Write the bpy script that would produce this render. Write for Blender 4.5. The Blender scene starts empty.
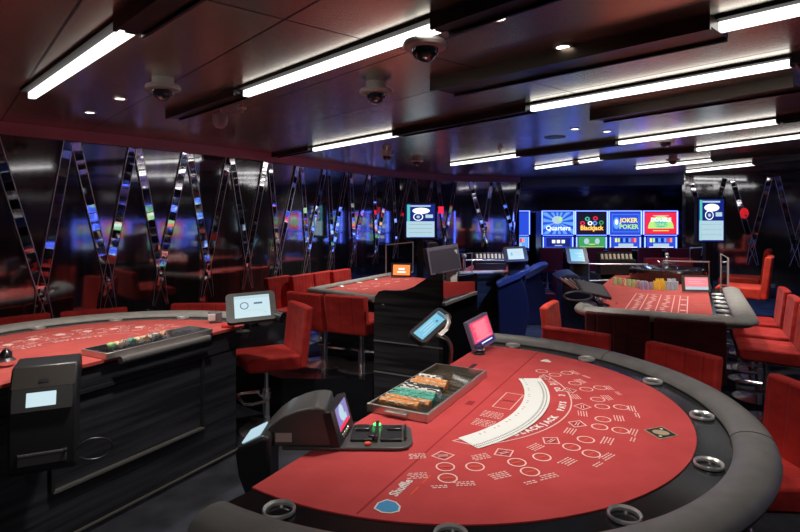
import bpy, bmesh, math, random
from mathutils import Vector, Matrix
random.seed(7)
PI = math.pi
SC = bpy.context.scene
COL = SC.collection
F, YH, EYE, TT = 550.0, 215.0, 1.72, 0.92      # lens in pixels, horizon row, eye height, table height

def U(x, y, z=TT):
    """point at height z seen at pixel x,y"""
    d = F*(EYE-z)/(y-YH)
    return Vector(((x-400)/F*d, d, z))
def D(x, y, d):
    """point at depth d seen at pixel x,y"""
    return Vector(((x-400)/F*d, d, EYE-(y-YH)/F*d))

# ------------------------------------------------------------------ materials
MATS = {}
def mat(name, col, rough=.5, metal=0, emit=None, es=1, coat=0, spec=.5, alpha=1, trans=0, ior=1.45, sheen=0):
    if name in MATS: return MATS[name]
    m = bpy.data.materials.new(name); m.use_nodes = True
    b = m.node_tree.nodes['Principled BSDF']
    b.inputs['Base Color'].default_value = (*col, 1)
    b.inputs['Roughness'].default_value = rough
    b.inputs['Metallic'].default_value = metal
    b.inputs['Coat Weight'].default_value = coat
    b.inputs['Coat Roughness'].default_value = .06
    b.inputs['Specular IOR Level'].default_value = spec
    b.inputs['IOR'].default_value = ior
    b.inputs['Transmission Weight'].default_value = trans
    b.inputs['Sheen Weight'].default_value = sheen
    if emit:
        b.inputs['Emission Color'].default_value = (*emit, 1)
        b.inputs['Emission Strength'].default_value = es
    MATS[name] = m
    return m
def nt(m):
    return m.node_tree.nodes, m.node_tree.links, m.node_tree.nodes['Principled BSDF']
def noisy(m, c1, c2, scale=(40,40,40), detail=4, bump=0, bscale=200, lo=.35, hi=.65, rough=None):
    N, L, b = nt(m)
    tc = N.new('ShaderNodeTexCoord'); mp = N.new('ShaderNodeMapping'); mp.inputs['Scale'].default_value = scale
    n = N.new('ShaderNodeTexNoise'); n.inputs['Scale'].default_value = 1; n.inputs['Detail'].default_value = detail
    r = N.new('ShaderNodeValToRGB'); r.color_ramp.elements[0].position = lo; r.color_ramp.elements[1].position = hi
    r.color_ramp.elements[0].color = (*c1, 1); r.color_ramp.elements[1].color = (*c2, 1)
    L.new(tc.outputs['Object'], mp.inputs['Vector']); L.new(mp.outputs[0], n.inputs['Vector'])
    L.new(n.outputs[0], r.inputs[0]); L.new(r.outputs[0], b.inputs['Base Color'])
    if rough:
        mr = N.new('ShaderNodeMapRange'); mr.inputs[3].default_value = rough[0]; mr.inputs[4].default_value = rough[1]
        L.new(n.outputs[0], mr.inputs[0]); L.new(mr.outputs[0], b.inputs['Roughness'])
    if bump:
        n2 = N.new('ShaderNodeTexNoise'); n2.inputs['Scale'].default_value = bscale; n2.inputs['Detail'].default_value = 2
        bp = N.new('ShaderNodeBump'); bp.inputs['Strength'].default_value = bump; bp.inputs['Distance'].default_value = .003
        L.new(tc.outputs['Object'], n2.inputs['Vector']); L.new(n2.outputs[0], bp.inputs['Height']); L.new(bp.outputs[0], b.inputs['Normal'])
    return m

FELT = noisy(mat('red_felt', (.5,.03,.03), .95, sheen=.15), (.50,.040,.042), (.56,.052,.055), (9,9,9), bump=.15, bscale=700)
FELT2 = noisy(mat('faded_red_felt', (.5,.06,.05), .95, sheen=.15), (.50,.065,.058), (.57,.085,.07), (9,9,9), bump=.15, bscale=700)
VELVET = noisy(mat('red_velvet', (.4,.03,.02), .8, sheen=.06), (.42,.014,.012), (.60,.030,.022), (7,7,14), detail=5, bump=.3, bscale=160)
VELVET_B = noisy(mat('orange_red_velvet', (.6,.07,.03), .8, sheen=.06), (.60,.035,.02), (.78,.07,.035), (7,7,14), detail=5, bump=.3, bscale=160)
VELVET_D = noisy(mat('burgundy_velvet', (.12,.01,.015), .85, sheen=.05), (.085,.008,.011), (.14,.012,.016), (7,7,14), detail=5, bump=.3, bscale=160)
def stitch(m):
    N, L, b = nt(m)
    bp = b.inputs['Normal'].links[0].from_node
    tc = N.new('ShaderNodeTexCoord'); wv = N.new('ShaderNodeTexWave'); wv.bands_direction = 'X'; wv.inputs['Scale'].default_value = 2.73; wv.inputs['Phase Offset'].default_value = PI/2
    cr = N.new('ShaderNodeValToRGB'); cr.color_ramp.elements[0].position = 0; cr.color_ramp.elements[1].position = .10
    b2 = N.new('ShaderNodeBump'); b2.inputs['Strength'].default_value = .8; b2.inputs['Distance'].default_value = .006
    L.new(tc.outputs['Object'], wv.inputs[0]); L.new(wv.outputs['Color'], cr.inputs[0]); L.new(cr.outputs[0], b2.inputs['Height'])
    L.new(bp.outputs[0], b2.inputs['Normal']); L.new(b2.outputs[0], b.inputs['Normal'])
for m_ in (VELVET, VELVET_B, VELVET_D): stitch(m_)
SLOTRED = mat('maroon_vinyl', (.16,.015,.03), .5)
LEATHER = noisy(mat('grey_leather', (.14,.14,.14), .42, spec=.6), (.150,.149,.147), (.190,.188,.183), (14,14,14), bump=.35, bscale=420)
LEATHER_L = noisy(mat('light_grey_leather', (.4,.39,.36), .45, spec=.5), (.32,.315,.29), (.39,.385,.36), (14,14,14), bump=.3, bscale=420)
GLOSSB = mat('gloss_black_rim', (.006,.007,.009), .16, spec=.3)
PLASTIC = mat('black_plastic', (.024,.025,.029), .36)
PLASTIC_G = mat('graphite_plastic', (.085,.085,.085), .33, coat=.15)
PLASTIC_M = mat('grey_plastic', (.17,.17,.18), .4)
STRIP = mat('dull_strip', (.22,.21,.20), .45, .5)
CHROME = mat('chrome', (.90,.90,.92), .18, .95)
STEEL = mat('brushed_steel', (.62,.59,.54), .34, .85)
LINER = mat('tray_liner', (.42,.38,.32), .5)
STEEL_D = mat('dark_steel', (.14,.14,.14), .3, 1)
CUPIN = mat('cup_interior', (.65,.65,.65), .4, .4)
SATIN = mat('satin_metal', (.62,.62,.62), .35, .5)
CUPM = mat('cup_steel', (.85,.85,.85), .28, .7)
WOOD = noisy(mat('black_oak_veneer', (.02,.02,.022), .38, coat=.08), (.022,.022,.025), (.075,.072,.078), (1.2,1.2,26), detail=6, lo=.4, hi=.62)
WOODT = noisy(mat('black_oak_veneer_flat', (.02,.02,.022), .42), (.016,.017,.022), (.045,.046,.056), (1.2,1.2,26), detail=6, lo=.4, hi=.62)
ALU = mat('aluminium_strip', (.55,.53,.51), .38, .5)
GREYPOST = mat('warm_grey_post', (.62,.58,.54), .5)
PRINT = mat('white_print', (.92,.60,.57), .9)
PRINT_W = mat('bright_white_print', (.85,.80,.78), .9)
PRINT_D = mat('dark_print', (.30,.02,.03), .9)
SEAM = mat('felt_seam', (.36,.022,.028), .9)
ORANGEP = mat('orange_red_print', (.75,.10,.05), .9)
GOLDP = mat('gold_print', (.42,.33,.20), .7)
BLACKP = mat('black_print', (.012,.012,.012), .6)
BLUEP = mat('blue_print', (.04,.30,.62), .6)
CARDW = mat('card_white', (.84,.86,.84), .55)
CARDI = mat('card_index_ink', (.06,.06,.07), .6)
LABELW = mat('pale_sticker', (.52,.48,.45), .6)
REDP = mat('red_plastic', (.6,.03,.03), .4)
WHITEP = mat('white_plastic', (.72,.72,.72), .4)
GLASS = mat('clear_glass', (.94,.97,.96), .02, trans=1, ior=1.1, spec=.5)
TINT = mat('tray_lid_glass', (.93,.91,.86), .03, trans=1, ior=1.12)
BARLIGHT = mat('lamp_diffuser', (.9,.9,.9), .5, emit=(1.0,.99,.95), es=2.2)
DOWNL = mat('downlight_lens', (.9,.9,.9), .5, emit=(1,.93,.82), es=6)
CHAN = mat('black_channel', (.014,.013,.013), .3)
CHANB = mat('bronze_channel', (.07,.055,.045), .3, .7)
TRIMM = mat('mauve_cornice', (.48,.22,.30), .45)
DOMEW = mat('camera_housing', (.50,.46,.43), .4)
DOMEG = mat('smoked_dome', (.03,.03,.04), .05, coat=1)
def screen(name, col, s=1.0): return mat(name, (.02,.02,.02), .3, emit=col, es=s)
S_WHITE = screen('screen_white', (.50,.66,.72), 1.0)
S_PALE = screen('screen_pale_blue', (.40,.58,.66), 1.0)
S_SKY = screen('screen_sky_blue', (.16,.48,.66), 1.0)
S_INK = screen('screen_slate', (.06,.14,.22), 1.0)
S_PINK = screen('screen_pink_red', (.85,.06,.13), 1.1)
S_PINKT = screen('screen_pink_text', (1.0,.42,.50), 1.0)
S_BLUE = screen('screen_blue', (.02,.06,.55), 1.2)
S_DBLUE = screen('screen_deep_blue', (.006,.014,.16), 1.2)
S_LBLUE = screen('screen_light_blue', (.10,.30,.80), 1.2)
S_GREEN = screen('screen_green', (.05,.32,.10), 1.0)
S_BLACK = screen('screen_black', (.008,.008,.02), 1)
S_RED = screen('screen_red', (.75,.02,.06), 1.1)
S_YEL = screen('screen_yellow', (.95,.75,.15), 1.1)
S_LIME = screen('screen_lime', (.45,.80,.20), 1)
S_TEAL = screen('screen_teal', (.08,.50,.42), 1)
S_ORANGE = screen('screen_orange', (1.0,.22,.05), 1.3)
S_WT = screen('screen_white_text', (.85,.9,1.0), 1.3)
S_EDGE = screen('blue_edge_light', (.10,.16,1.0), 5)
S_VIOLET = screen('screen_violet', (.20,.16,.45), 1)
S_SALMON = screen('screen_salmon', (.85,.22,.25), 1.1)
LED_G = screen('green_led', (.05,1,.15), 4)

# walls, ceiling, floor
WALLM = mat('black_lacquer_panel', (.14,.14,.155), .1, .92)
def wall_nodes(m):
    N, L, b = nt(m)
    tc = N.new('ShaderNodeTexCoord'); mp = N.new('ShaderNodeMapping'); mp.inputs['Scale'].default_value = (22,22,.25)
    n = N.new('ShaderNodeTexNoise'); n.inputs['Scale'].default_value = 1; n.inputs['Detail'].default_value = 3
    L.new(tc.outputs['Object'], mp.inputs[0]); L.new(mp.outputs[0], n.inputs[0])
    r = N.new('ShaderNodeMapRange'); r.inputs[3].default_value = .04; r.inputs[4].default_value = .085
    L.new(n.outputs[0], r.inputs[0]); L.new(r.outputs[0], b.inputs['Roughness'])
    c = N.new('ShaderNodeValToRGB'); c.color_ramp.elements[0].position = .3; c.color_ramp.elements[1].position = .7
    c.color_ramp.elements[0].color = (.27,.27,.285,1); c.color_ramp.elements[1].color = (.38,.38,.40,1)
    L.new(n.outputs[0], c.inputs[0]); L.new(c.outputs[0], b.inputs['Base Color'])
wall_nodes(WALLM)
CEILM = mat('bronze_ceiling_panel', (.10,.075,.062), .26, .9)
def ceil_nodes(m):
    N, L, b = nt(m)
    tc = N.new('ShaderNodeTexCoord'); mp = N.new('ShaderNodeMapping')
    mp.inputs['Rotation'].default_value = (0,0,math.radians(50)); mp.inputs['Location'].default_value = (.3,.25,0)
    br = N.new('ShaderNodeTexBrick'); br.inputs['Scale'].default_value = 1
    br.inputs['Brick Width'].default_value = 1.55; br.inputs['Row Height'].default_value = .62
    br.inputs['Mortar Size'].default_value = .006; br.inputs['Mortar Smooth'].default_value = .1; br.offset = 0
    br.inputs['Color1'].default_value = (.50,.46,.39,1); br.inputs['Color2'].default_value = (.64,.59,.50,1)
    br.inputs['Mortar'].default_value = (.010,.008,.008,1)
    L.new(tc.outputs['Object'], mp.inputs[0]); L.new(mp.outputs[0], br.inputs[0]); L.new(br.outputs['Color'], b.inputs['Base Color'])
    n = N.new('ShaderNodeTexNoise'); n.inputs['Scale'].default_value = 1.1
    L.new(mp.outputs[0], n.inputs[0])
    bp = N.new('ShaderNodeBump'); bp.inputs['Strength'].default_value = .0; bp.inputs['Distance'].default_value = .03
    
ceil_nodes(CEILM)
CARPET = noisy(mat('navy_carpet', (.02,.024,.036), .95), (.012,.013,.019), (.032,.036,.050), (5,5,5), detail=7, bump=.5, bscale=300)
CARPET_B = noisy(mat('blue_carpet', (.04,.06,.12), .9), (.030,.045,.10), (.09,.13,.24), (6,6,6), detail=7, bump=.5, bscale=300)

# ------------------------------------------------------------------ mesh builder
class MB:
    def __init__(s): s.bm = bmesh.new()
    def _v(s, pts, M=None):
        return [s.bm.verts.new((M @ Vector(p)) if M is not None else p) for p in pts]
    def _f(s, vs):
        try: s.bm.faces.new(vs)
        except ValueError: pass
    def box(s, c, d, M=None):
        x, y, z = [k/2 for k in d]
        v = s._v([(c[0]+i*x, c[1]+j*y, c[2]+k*z) for k in (-1,1) for j in (-1,1) for i in (-1,1)], M)
        for f in ((0,2,3,1),(4,5,7,6),(0,1,5,4),(2,6,7,3),(0,4,6,2),(1,3,7,5)): s._f([v[i] for i in f])
        return s
    def prism(s, poly, a, b, M=None, axis='z', top=None):
        """poly of 2D points, extruded a..b along an axis; top: optional other polygon for the b end"""
        def P(p, h):
            return (p[0],p[1],h) if axis == 'z' else ((p[0],h,p[1]) if axis == 'y' else (h,p[0],p[1]))
        v0 = s._v([P(p,a) for p in poly], M); v1 = s._v([P(p,b) for p in (top or poly)], M); n = len(poly)
        s._f(v0[::-1]); s._f(v1)
        for i in range(n): s._f([v0[i], v0[(i+1)%n], v1[(i+1)%n], v1[i]])
        return s
    def lathe(s, prof, a0=0, a1=2*PI, n=32, c=(0,0), M=None, caps=False):
        full = abs(a1-a0-2*PI) < 1e-6; m = n if full else n+1; rings = []
        for i in range(m):
            a = a0+(a1-a0)*i/n
            rings.append(s._v([(c[0]+r*math.cos(a), c[1]+r*math.sin(a), z) for r, z in prof], M))
        for i in range(n):
            A, B = rings[i], rings[(i+1)%m]
            for k in range(len(prof)-1): s._f([A[k], B[k], B[k+1], A[k+1]])
        if caps and not full: s._f(rings[0][::-1]); s._f(rings[-1])
        return s
    def cring(s, prof, a0, a1, n=64, M=None, c=(0,0), taper=None):
        """closed-profile sector; taper(t) shifts the profile's radius"""
        m = n+1; rings = []
        for i in range(m):
            a = a0+(a1-a0)*i/n; k = taper(i/n) if taper else 0
            rings.append(s._v([(c[0]+(r+k)*math.cos(a), c[1]+(r+k)*math.sin(a), z) for r, z in prof], M))
        q = len(prof)
        for i in range(n):
            A, B = rings[i], rings[i+1]
            for k in range(q): s._f([A[k], B[k], B[(k+1)%q], A[(k+1)%q]])
        s._f(rings[0][::-1]); s._f(rings[-1]); return s
    def cyl(s, p0, p1, r0, r1=None, n=16, M=None):
        r1 = r0 if r1 is None else r1
        p0 = Vector(p0); p1 = Vector(p1); d = (p1-p0).normalized()
        u = d.orthogonal().normalized(); w = d.cross(u)
        A = s._v([p0+(u*math.cos(t)+w*math.sin(t))*r0 for t in [2*PI*i/n for i in range(n)]], M)
        B = s._v([p1+(u*math.cos(t)+w*math.sin(t))*r1 for t in [2*PI*i/n for i in range(n)]], M)
        for i in range(n): s._f([A[i], A[(i+1)%n], B[(i+1)%n], B[i]])
        s._f(A[::-1]); s._f(B); return s
    def tube(s, pts, r, n=8, M=None, closed=False):
        pts = [Vector(p) for p in pts]; rings = []; u = None; m = len(pts)
        for i, p in enumerate(pts):
            if closed: t = pts[(i+1)%m]-pts[i-1]
            else: t = pts[min(i+1,m-1)]-pts[max(i-1,0)]
            t.normalize()
            u = t.orthogonal().normalized() if u is None else (u-t*u.dot(t)).normalized()
            w = t.cross(u)
            rings.append(s._v([p+(u*math.cos(a)+w*math.sin(a))*r for a in [2*PI*k/n for k in range(n)]], M))
        for i in range(m if closed else m-1):
            A, B = rings[i], rings[(i+1)%m]
            for k in range(n): s._f([A[k], A[(k+1)%n], B[(k+1)%n], B[k]])
        if not closed: s._f(rings[0][::-1]); s._f(rings[-1])
        return s
    def sphere(s, c, r, M=None, sq=(1,1,1), n=16, lo=-PI/2, hi=PI/2):
        k = 8; prof = []
        for i in range(k+1):
            a = lo+(hi-lo)*i/k; prof.append((r*math.cos(a), r*math.sin(a)))
        T = Matrix.Translation(c) @ Matrix.Diagonal((*sq,1))
        return s.lathe(prof, n=n, M=(M @ T) if M is not None else T)
    def quad(s, pts, M=None): s._f(s._v(pts, M)); return s
    def text(s, txt, size, M, depth=.0004, bold=0):
        cu = bpy.data.curves.new('t', 'FONT'); cu.body = txt; cu.size = size; cu.align_x = 'CENTER'; cu.align_y = 'CENTER'
        cu.resolution_u = 2; cu.extrude = depth; cu.offset = bold
        o = bpy.data.objects.new('t', cu); COL.objects.link(o)
        me = bpy.data.meshes.new_from_object(o.evaluated_get(bpy.context.evaluated_depsgraph_get()))
        me.transform(M); s.bm.from_mesh(me)
        bpy.data.objects.remove(o); bpy.data.curves.remove(cu); bpy.data.meshes.remove(me)
        return s
    def build(s, name, m, parent=None, bevel=0, seg=2, smooth=True, ang=38):
        bmesh.ops.recalc_face_normals(s.bm, faces=s.bm.faces[:])
        me = bpy.data.meshes.new(name); s.bm.to_mesh(me); s.bm.free(); me.materials.append(m)
        if smooth:
            me.shade_smooth()
            try: me.set_sharp_from_angle(angle=math.radians(ang))
            except Exception: pass
        o = bpy.data.objects.new(name, me); COL.objects.link(o)
        if parent: o.parent = parent
        if bevel:
            b = o.modifiers.new('bevel','BEVEL'); b.width = bevel; b.segments = seg; b.limit_method = 'ANGLE'; b.angle_limit = math.radians(40)
        return o

def tag(o, label, cat, group=None, kind=None):
    o['label'] = label; o['category'] = cat
    if group: o['group'] = group
    if kind: o['kind'] = kind
    return o
def thing(name, label, cat, loc=(0,0,0), rz=0, group=None):
    o = bpy.data.objects.new(name, None); COL.objects.link(o); o.empty_display_size = .1
    o.location = loc; o.rotation_euler = (0,0,rz)
    return tag(o, label, cat, group)
def struct(o): o['kind'] = 'structure'; return o
def copy_tree(o, parent=None):
    c = o.copy(); COL.objects.link(c); c.parent = parent
    for ch in [k for k in ALLCH(o)]: copy_tree(ch, c)
    return c
def ALLCH(o): return [k for k in bpy.data.objects if k.parent == o]
def dup(o, loc, rz, label, group=None):
    c = copy_tree(o); c.location = loc; c.rotation_euler = (0,0,rz); c['label'] = label
    if group: c['group'] = group
    return c
def Rz(a): return Matrix.Rotation(a, 4, 'Z')
def T(x, y, z): return Matrix.Translation((x,y,z))
def frame(o, x, y):
    """origin o, x right, y up, z towards the viewer; x and y keep their lengths out"""
    x = Vector(x).normalized(); y = Vector(y); y = (y-x*x.dot(y)).normalized(); z = x.cross(y)
    M = Matrix((x,y,z)).transposed().to_4x4(); M.translation = o; return M
def rrect(w, h, r, n=5, cx=0, cy=0):
    p = []
    for sx, sy, a in ((1,1,0),(-1,1,90),(-1,-1,180),(1,-1,270)):
        for i in range(n+1):
            t = math.radians(a+90*i/n); p.append((cx+sx*(w/2-r)+r*math.cos(t), cy+sy*(h/2-r)+r*math.sin(t)))
    return p
def inv(root): return Matrix.Translation(root.location).inverted() if root.rotation_euler.z == 0 else (Matrix.Translation(root.location) @ Rz(root.rotation_euler.z)).inverted()

# ------------------------------------------------------------------ the room
CZ = 2.45
WL = [(-6.0,.45), (-3.14,4.32), (-2.09,5.74), (-1.58,6.56), (-.77,8.24), (0,9.42), (1.05,10.35), (2.33,10.75)]
WR = [(5.06,9.75), (6.5,8.9), (8.3,6.6), (8.6,3.0), (7.4,-2.4)]
def wall_mesh(pts, name, z0=0, z1=CZ, m=WALLM, t=.12, out=1):
    mb = MB(); n = len(pts)
    P = [Vector((*p,0)) for p in pts]; off = []
    for i in range(n):
        d = (P[min(i+1,n-1)]-P[max(i-1,0)]).normalized(); off.append(P[i]+Vector((-d.y,d.x,0))*t*out)
    for i in range(n-1):
        mb.prism([(P[i].x,P[i].y),(P[i+1].x,P[i+1].y),(off[i+1].x,off[i+1].y),(off[i].x,off[i].y)], z0, z1)
    return struct(mb.build(name, m, smooth=False))
wall_mesh(WL, 'wall_left')
wall_mesh([(1.35,12.2),(6.2,12.2)], 'wall_back', m=WALLM)
wall_mesh([(2.33,10.75),(1.35,12.2)], 'wall_corner', t=.05)
wall_mesh([(5.06,9.75),(6.2,12.25)], 'wall_side', t=.05)
wall_mesh(WR, 'wall_right')
wall_mesh([(7.4,-2.4),(-6.0,-2.4),(-6.0,.45)], 'wall_rear')
struct(MB().box((1.2,4.8,-.05), (15.6,15.2,.1)).build('floor', CARPET, smooth=False))
struct(MB().box((1.2,4.8,CZ+.05), (15.6,15.2,.1)).build('ceiling', CEILM, smooth=False))
wall_mesh([(p[0],p[1]) for p in WL], 'trim_1', CZ-.095, CZ, TRIMM, t=-.05)
wall_mesh(WR, 'trim_2', CZ-.04, CZ, mat('dark_cornice',(.05,.03,.045),.3), t=-.04)
BULK = mat('navy_soffit', (.03,.04,.12), .25, .5)
struct(MB().prism([(2.38,10.74),(5.03,9.74),(6.1,12.1),(1.6,12.1)], 2.26, CZ-.002).build('trim_3', BULK, smooth=False))
# raised platforms
struct(MB().prism([(-2.15,5.55),(-1.0,4.62),(-.225,4.58),(.10,5.2),(.75,6.9),(.95,10.2),(0,9.36),(-.75,8.2),(-1.55,6.58),(-1.98,5.85)], 0, .35).build('floor_platform', mat('gloss_black_floor',(.010,.011,.015),.14,coat=.3), smooth=False))
struct(MB().prism([(2.25,9.1),(4.0,7.75),(8.2,6.65),(6.4,8.85),(5.04,9.7),(6.1,12.1),(1.5,12.1),(2.36,10.72)], 0, .35).build('floor_platform_rear', CARPET_B, smooth=False))

def hit(pts, x):
    """where the sight line of pixel column x meets the wall polyline"""
    k = (x-400)/F
    for (a, b) in zip(pts[:-1], pts[1:]):
        dx, dy = b[0]-a[0], b[1]-a[1]; den = dx-k*dy
        if abs(den) < 1e-9: continue
        t = (k*a[1]-a[0])/den
        if -1e-6 <= t <= 1.000001: return Vector((a[0]+t*dx, a[1]+t*dy, 0)), Vector((dx,dy,0)).normalized()
    return None, None
def unwrap(pts, p):
    return p
MIR = mat('mirror_tile', (.80,.80,.86), .04, 1)
MIRE = mat('mirror_edge', (.75,.72,.76), .3, .7)
def vstrip(pts, x0, x1, zc, name, parent):
    """a band of small mirror tiles running from the ceiling at column x0 to height zc at column x1"""
    a, d0 = hit(pts, x0); b, d1 = hit(pts, x1)
    nrm = Vector((d0.y,-d0.x,0)); 
    a = a+nrm*.012; b = b+nrm*.012; a.z = CZ-.1; b.z = zc
    e = a+(b-a)*1.28; ax = (e-a).normalized(); L = (e-a).length
    side = ax.cross(nrm).normalized(); w = .034; n = int(L/.075)
    mb = MB(); me = MB()
    for i in range(n):
        t0 = L*i/n+.004; t1 = L*(i+1)/n-.004
        q = w if t1 < L/1.28 else w*.35
        tl = (random.random()-.5)*.10; tw = (random.random()-.5)*.08
        c = a+ax*(t0+t1)/2
        M = frame(c, side+nrm*tw, ax+nrm*tl)
        mb.box((0,0,.002), (2*q, t1-t0, .006), M)
    for s_ in (-1,1):
        me.tube([a+side*s_*(w+.004)+nrm*.004, b+side*s_*(w+.004)+nrm*.004, e+side*s_*.012+nrm*.004], .0035, 5)
    mb.build(name, MIR, parent, smooth=False); me.build('edge_rail', MIRE, parent)
VL = [(-8,41,68,1.10),(75,107,132,1.15),(137,160,185,1.17),(189,207,228,1.18),(231,247,265,1.2),(269,278,297,1.22),(301,307,324,1.22),(328,332,346,1.22),(350,354,369,1.24),(373,376,389,1.25),(392,396,409,1.28),(414,420,432,1.3),(437,445,455,1.3),(470,484,491,1.38),(498,512,519,1.4)]
ords = ['at the photo\'s left edge','second from the left edge of the photo','third from the left edge of the photo','above the left stool of the left table','right above the wall-mounted tablet screen','just left of the red stool row','over left end of the red stool row','over the middle of the red stool row','over right end of the red stool row','just left of the lit poster display','behind left side of the lit poster display','behind right side of the lit poster display','just right of the lit poster display','second to last before the slot machines','last one before the slot machines']
for k, (x0, xc, x1, zc) in enumerate(VL):
    if x0 < 0: p, d = Vector((-3.9,3.3,0)), None
    c, _ = hit(WL, xc)
    r = thing('mirror_wall_ornament', 'V-shaped mirror tile ornament on black wall, '+ords[k], 'wall ornament', (0,0,0), 0, 'V-shaped mirror ornaments')
    for xx in (x0, x1): vstrip(WL, xx, xc, zc, 'mirror_strip', r)
for k, (x0, xc, x1, zc) in enumerate([(691,707,725,1.3),(732,752,770,1.2),(777,795,818,1.2)]):
    r = thing('mirror_wall_ornament', 'V-shaped mirror tile ornament on the right wall, '+['half hidden by the roulette display','between the roulette display and the right edge','at the photo\'s right edge'][k], 'wall ornament', (0,0,0), 0, 'V-shaped mirror ornaments')
    for xx in (x0, x1): vstrip(WR, xx, xc, zc, 'mirror_strip', r)

# ------------------------------------------------------------------ ceiling fittings
def Cc(x, y, z=2.405): 
    d = F*(z-EYE)/(YH-y); return Vector(((x-400)/F*d, d, z))
LIGHTS = [  # near lower edge endpoints in the photo; label
 ((35.5,99),(135.4,34.9),'at the upper left'),
 ((249,97.1),(442,32.8),'over the middle, ending beside the nearest dome camera'),
 ((315.7,151.3),(399.7,136.4),'small in the middle, above the row of red stools'),
 ((533.7,111.7),(791.9,67.7),'longest one, across the right half'),
 ((722,33),(812,13.5),'cut by the upper right corner'),
 ((621,144.8),(778.7,124.2),'second below the longest one at right'),
 ((452.5,165.8),(521,156.7),'low in the middle, left of the blue reflections'),
 ((537,169.2),(604,160),'over the slot machines, first from the left'),
 ((699,151.3),(812,137.2),'cut by the right edge above the roulette display'),
 ((638,169.2),(714,161.5),'over the slot machines, first from the right'),
 ((688,172.6),(756,165.4),'farthest, just above the roulette display')]
ends = []
for (a, b, w) in LIGHTS:
    A, B = Cc(*a), Cc(*b); d = (B-A).normalized(); L = (B-A).length
    s = Vector((-d.y,d.x,0)) if Vector((-d.y,d.x,0)).y < 0 else Vector((d.y,-d.x,0))
    ends.append((A,B,d,s,L))
    r = thing('ceiling_light', 'white linear ceiling light, '+w, 'ceiling light', (A.x,A.y,2.405), math.atan2(d.y,d.x), 'linear ceiling lights')
    sg = 1 if Vector((-d.y,d.x,0)).dot(s) > 0 else -1
    MB().box((L/2, sg*.018, .0225), (L, .036, .045)).build('diffuser', BARLIGHT, r, smooth=False)
    for q in (-.006, L+.006): MB().box((q, sg*.018, .022), (.012,.040,.046)).build('end_cap', STEEL_D, r, smooth=False)
def flank(A, d, s, L):
    a = math.atan2(d.y,d.x); sg = 1 if Vector((-d.y,d.x,0)).dot(s) > 0 else -1
    mb = MB(); mb.box((L/2, sg*.024, CZ-.006), (L+.02, .105, .012), T(A.x,A.y,0) @ Rz(a))
    return struct(mb.build('trim_light_channel', mat('matt_black_channel',(.012,.011,.011),.7), smooth=False))
for e_ in ends: flank(e_[0], e_[2], e_[3], e_[4])
def channel(P, Q, n, m=CHAN, w=.10, z=CZ-.03):
    d = (Q-P); L = d.length; a = math.atan2(d.y,d.x)
    M = T(P.x,P.y,0) @ Rz(a)
    mb = MB(); mb.box((L/2,0,(z+CZ)/2), (L,w,CZ-z), M)
    mb.box((L/2,-w/2,(CZ+z-.012)/2), (L,.012,CZ-z+.012), M); mb.box((L/2,w/2,(CZ+z-.012)/2), (L,.012,CZ-z+.012), M)
    return struct(mb.build('trim_%d' % n, m, smooth=False))
tn = 4
def seg(i, t0, t1, m=CHAN, z=CZ-.03):
    global tn
    A, B, d, s, L = ends[i]; c = s*.03
    channel(A+c+d*t0, A+c+d*t1, tn, m, z=z); tn += 1
seg(0, ends[0][4]+.02, ends[0][4]+1.4, z=CZ-.045)
seg(1, -1.1, -.02); seg(1, ends[1][4]+.02, ends[1][4]+1.2, z=CZ-.045)
channel(ends[2][1]+ends[2][3]*.03, ends[3][0]+ends[3][3]*.03, tn, z=CZ-.04); tn += 1
seg(3, ends[3][4]+.02, ends[3][4]+1.0); seg(2, -1.3, -.02)
channel(Cc(443,91), ends[4][0]+ends[4][3]*.03, tn, CHANB, .20, CZ-.05); tn += 1
channel(ends[6][1]+ends[6][3]*.03, ends[5][0]+ends[5][3]*.03, tn, z=CZ-.04); tn += 1
seg(5, ends[5][4]+.02, ends[5][4]+1.3)
channel(ends[7][1]+ends[7][3]*.03, ends[8][0]+ends[8][3]*.03, tn, z=CZ-.04); tn += 1
seg(9, ends[9][4]+.02, ends[9][4]+1.3); seg(10, ends[10][4]+.02, ends[10][4]+1.3)
channel(Cc(597,119.5), Cc(800,86), tn, CHANB, .16, CZ-.05); tn += 1

def dome(x, y, lab, k=1.0):
    d = F*(CZ-EYE)/(YH-y); X = (x-400)/F*d
    r = thing('dome_camera', lab, 'camera', (X,d,CZ-.0005), 0, 'ceiling dome cameras')
    MB().lathe([(.001,0),(.055*k,0),(.055*k,-.035*k),(.085*k,-.04*k),(.09*k,-.052*k),(.085*k,-.064*k),(.058*k,-.068*k),(.001,-.066*k)], n=28).build('housing', DOMEW, r)
    MB().sphere((0,0,-.066*k), .055*k, n=24, lo=-PI/2, hi=0).build('smoked_bubble', DOMEG, r)
    MB().sphere((0,-.025*k,-.10*k), .016*k, n=12).build('camera_lens', CHROME, r)
dome(163,78,'dome security camera on the ceiling right of the upper left light')
dome(376,82,'dome security camera below the middle linear light')
dome(425,32,'dome security camera beside the bright end of the middle linear light, nearest of all')
dome(387,151,'small dome camera above the end of the red stool row', .9)
dome(417,157,'small dome camera left of the low middle linear light', .9)
dome(666,136,'small dome camera under the right half lights, the higher of two', .9)
dome(673,156,'small dome camera over the slot machines, the lower of two', .9)
dome(576,160,'small dome camera over the leftmost slot machine', .7)
dl = Cc(0,0)
def downlight(x, y, w, glow=25):
    d = F*(CZ-EYE)/(YH-y); X = (x-400)/F*d
    r = thing('downlight', 'small round recessed downlight '+w, 'ceiling light', (X,d,CZ-.0005), 0, 'recessed downlights')
    MB().lathe([(.028,0),(.042,0),(.042,-.006),(.028,-.006),(.028,0)], n=20).build('bezel', STEEL, r)
    MB().cyl((0,0,-.001),(0,0,-.004),.029,n=20).build('lens', DOWNL, r)
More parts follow.
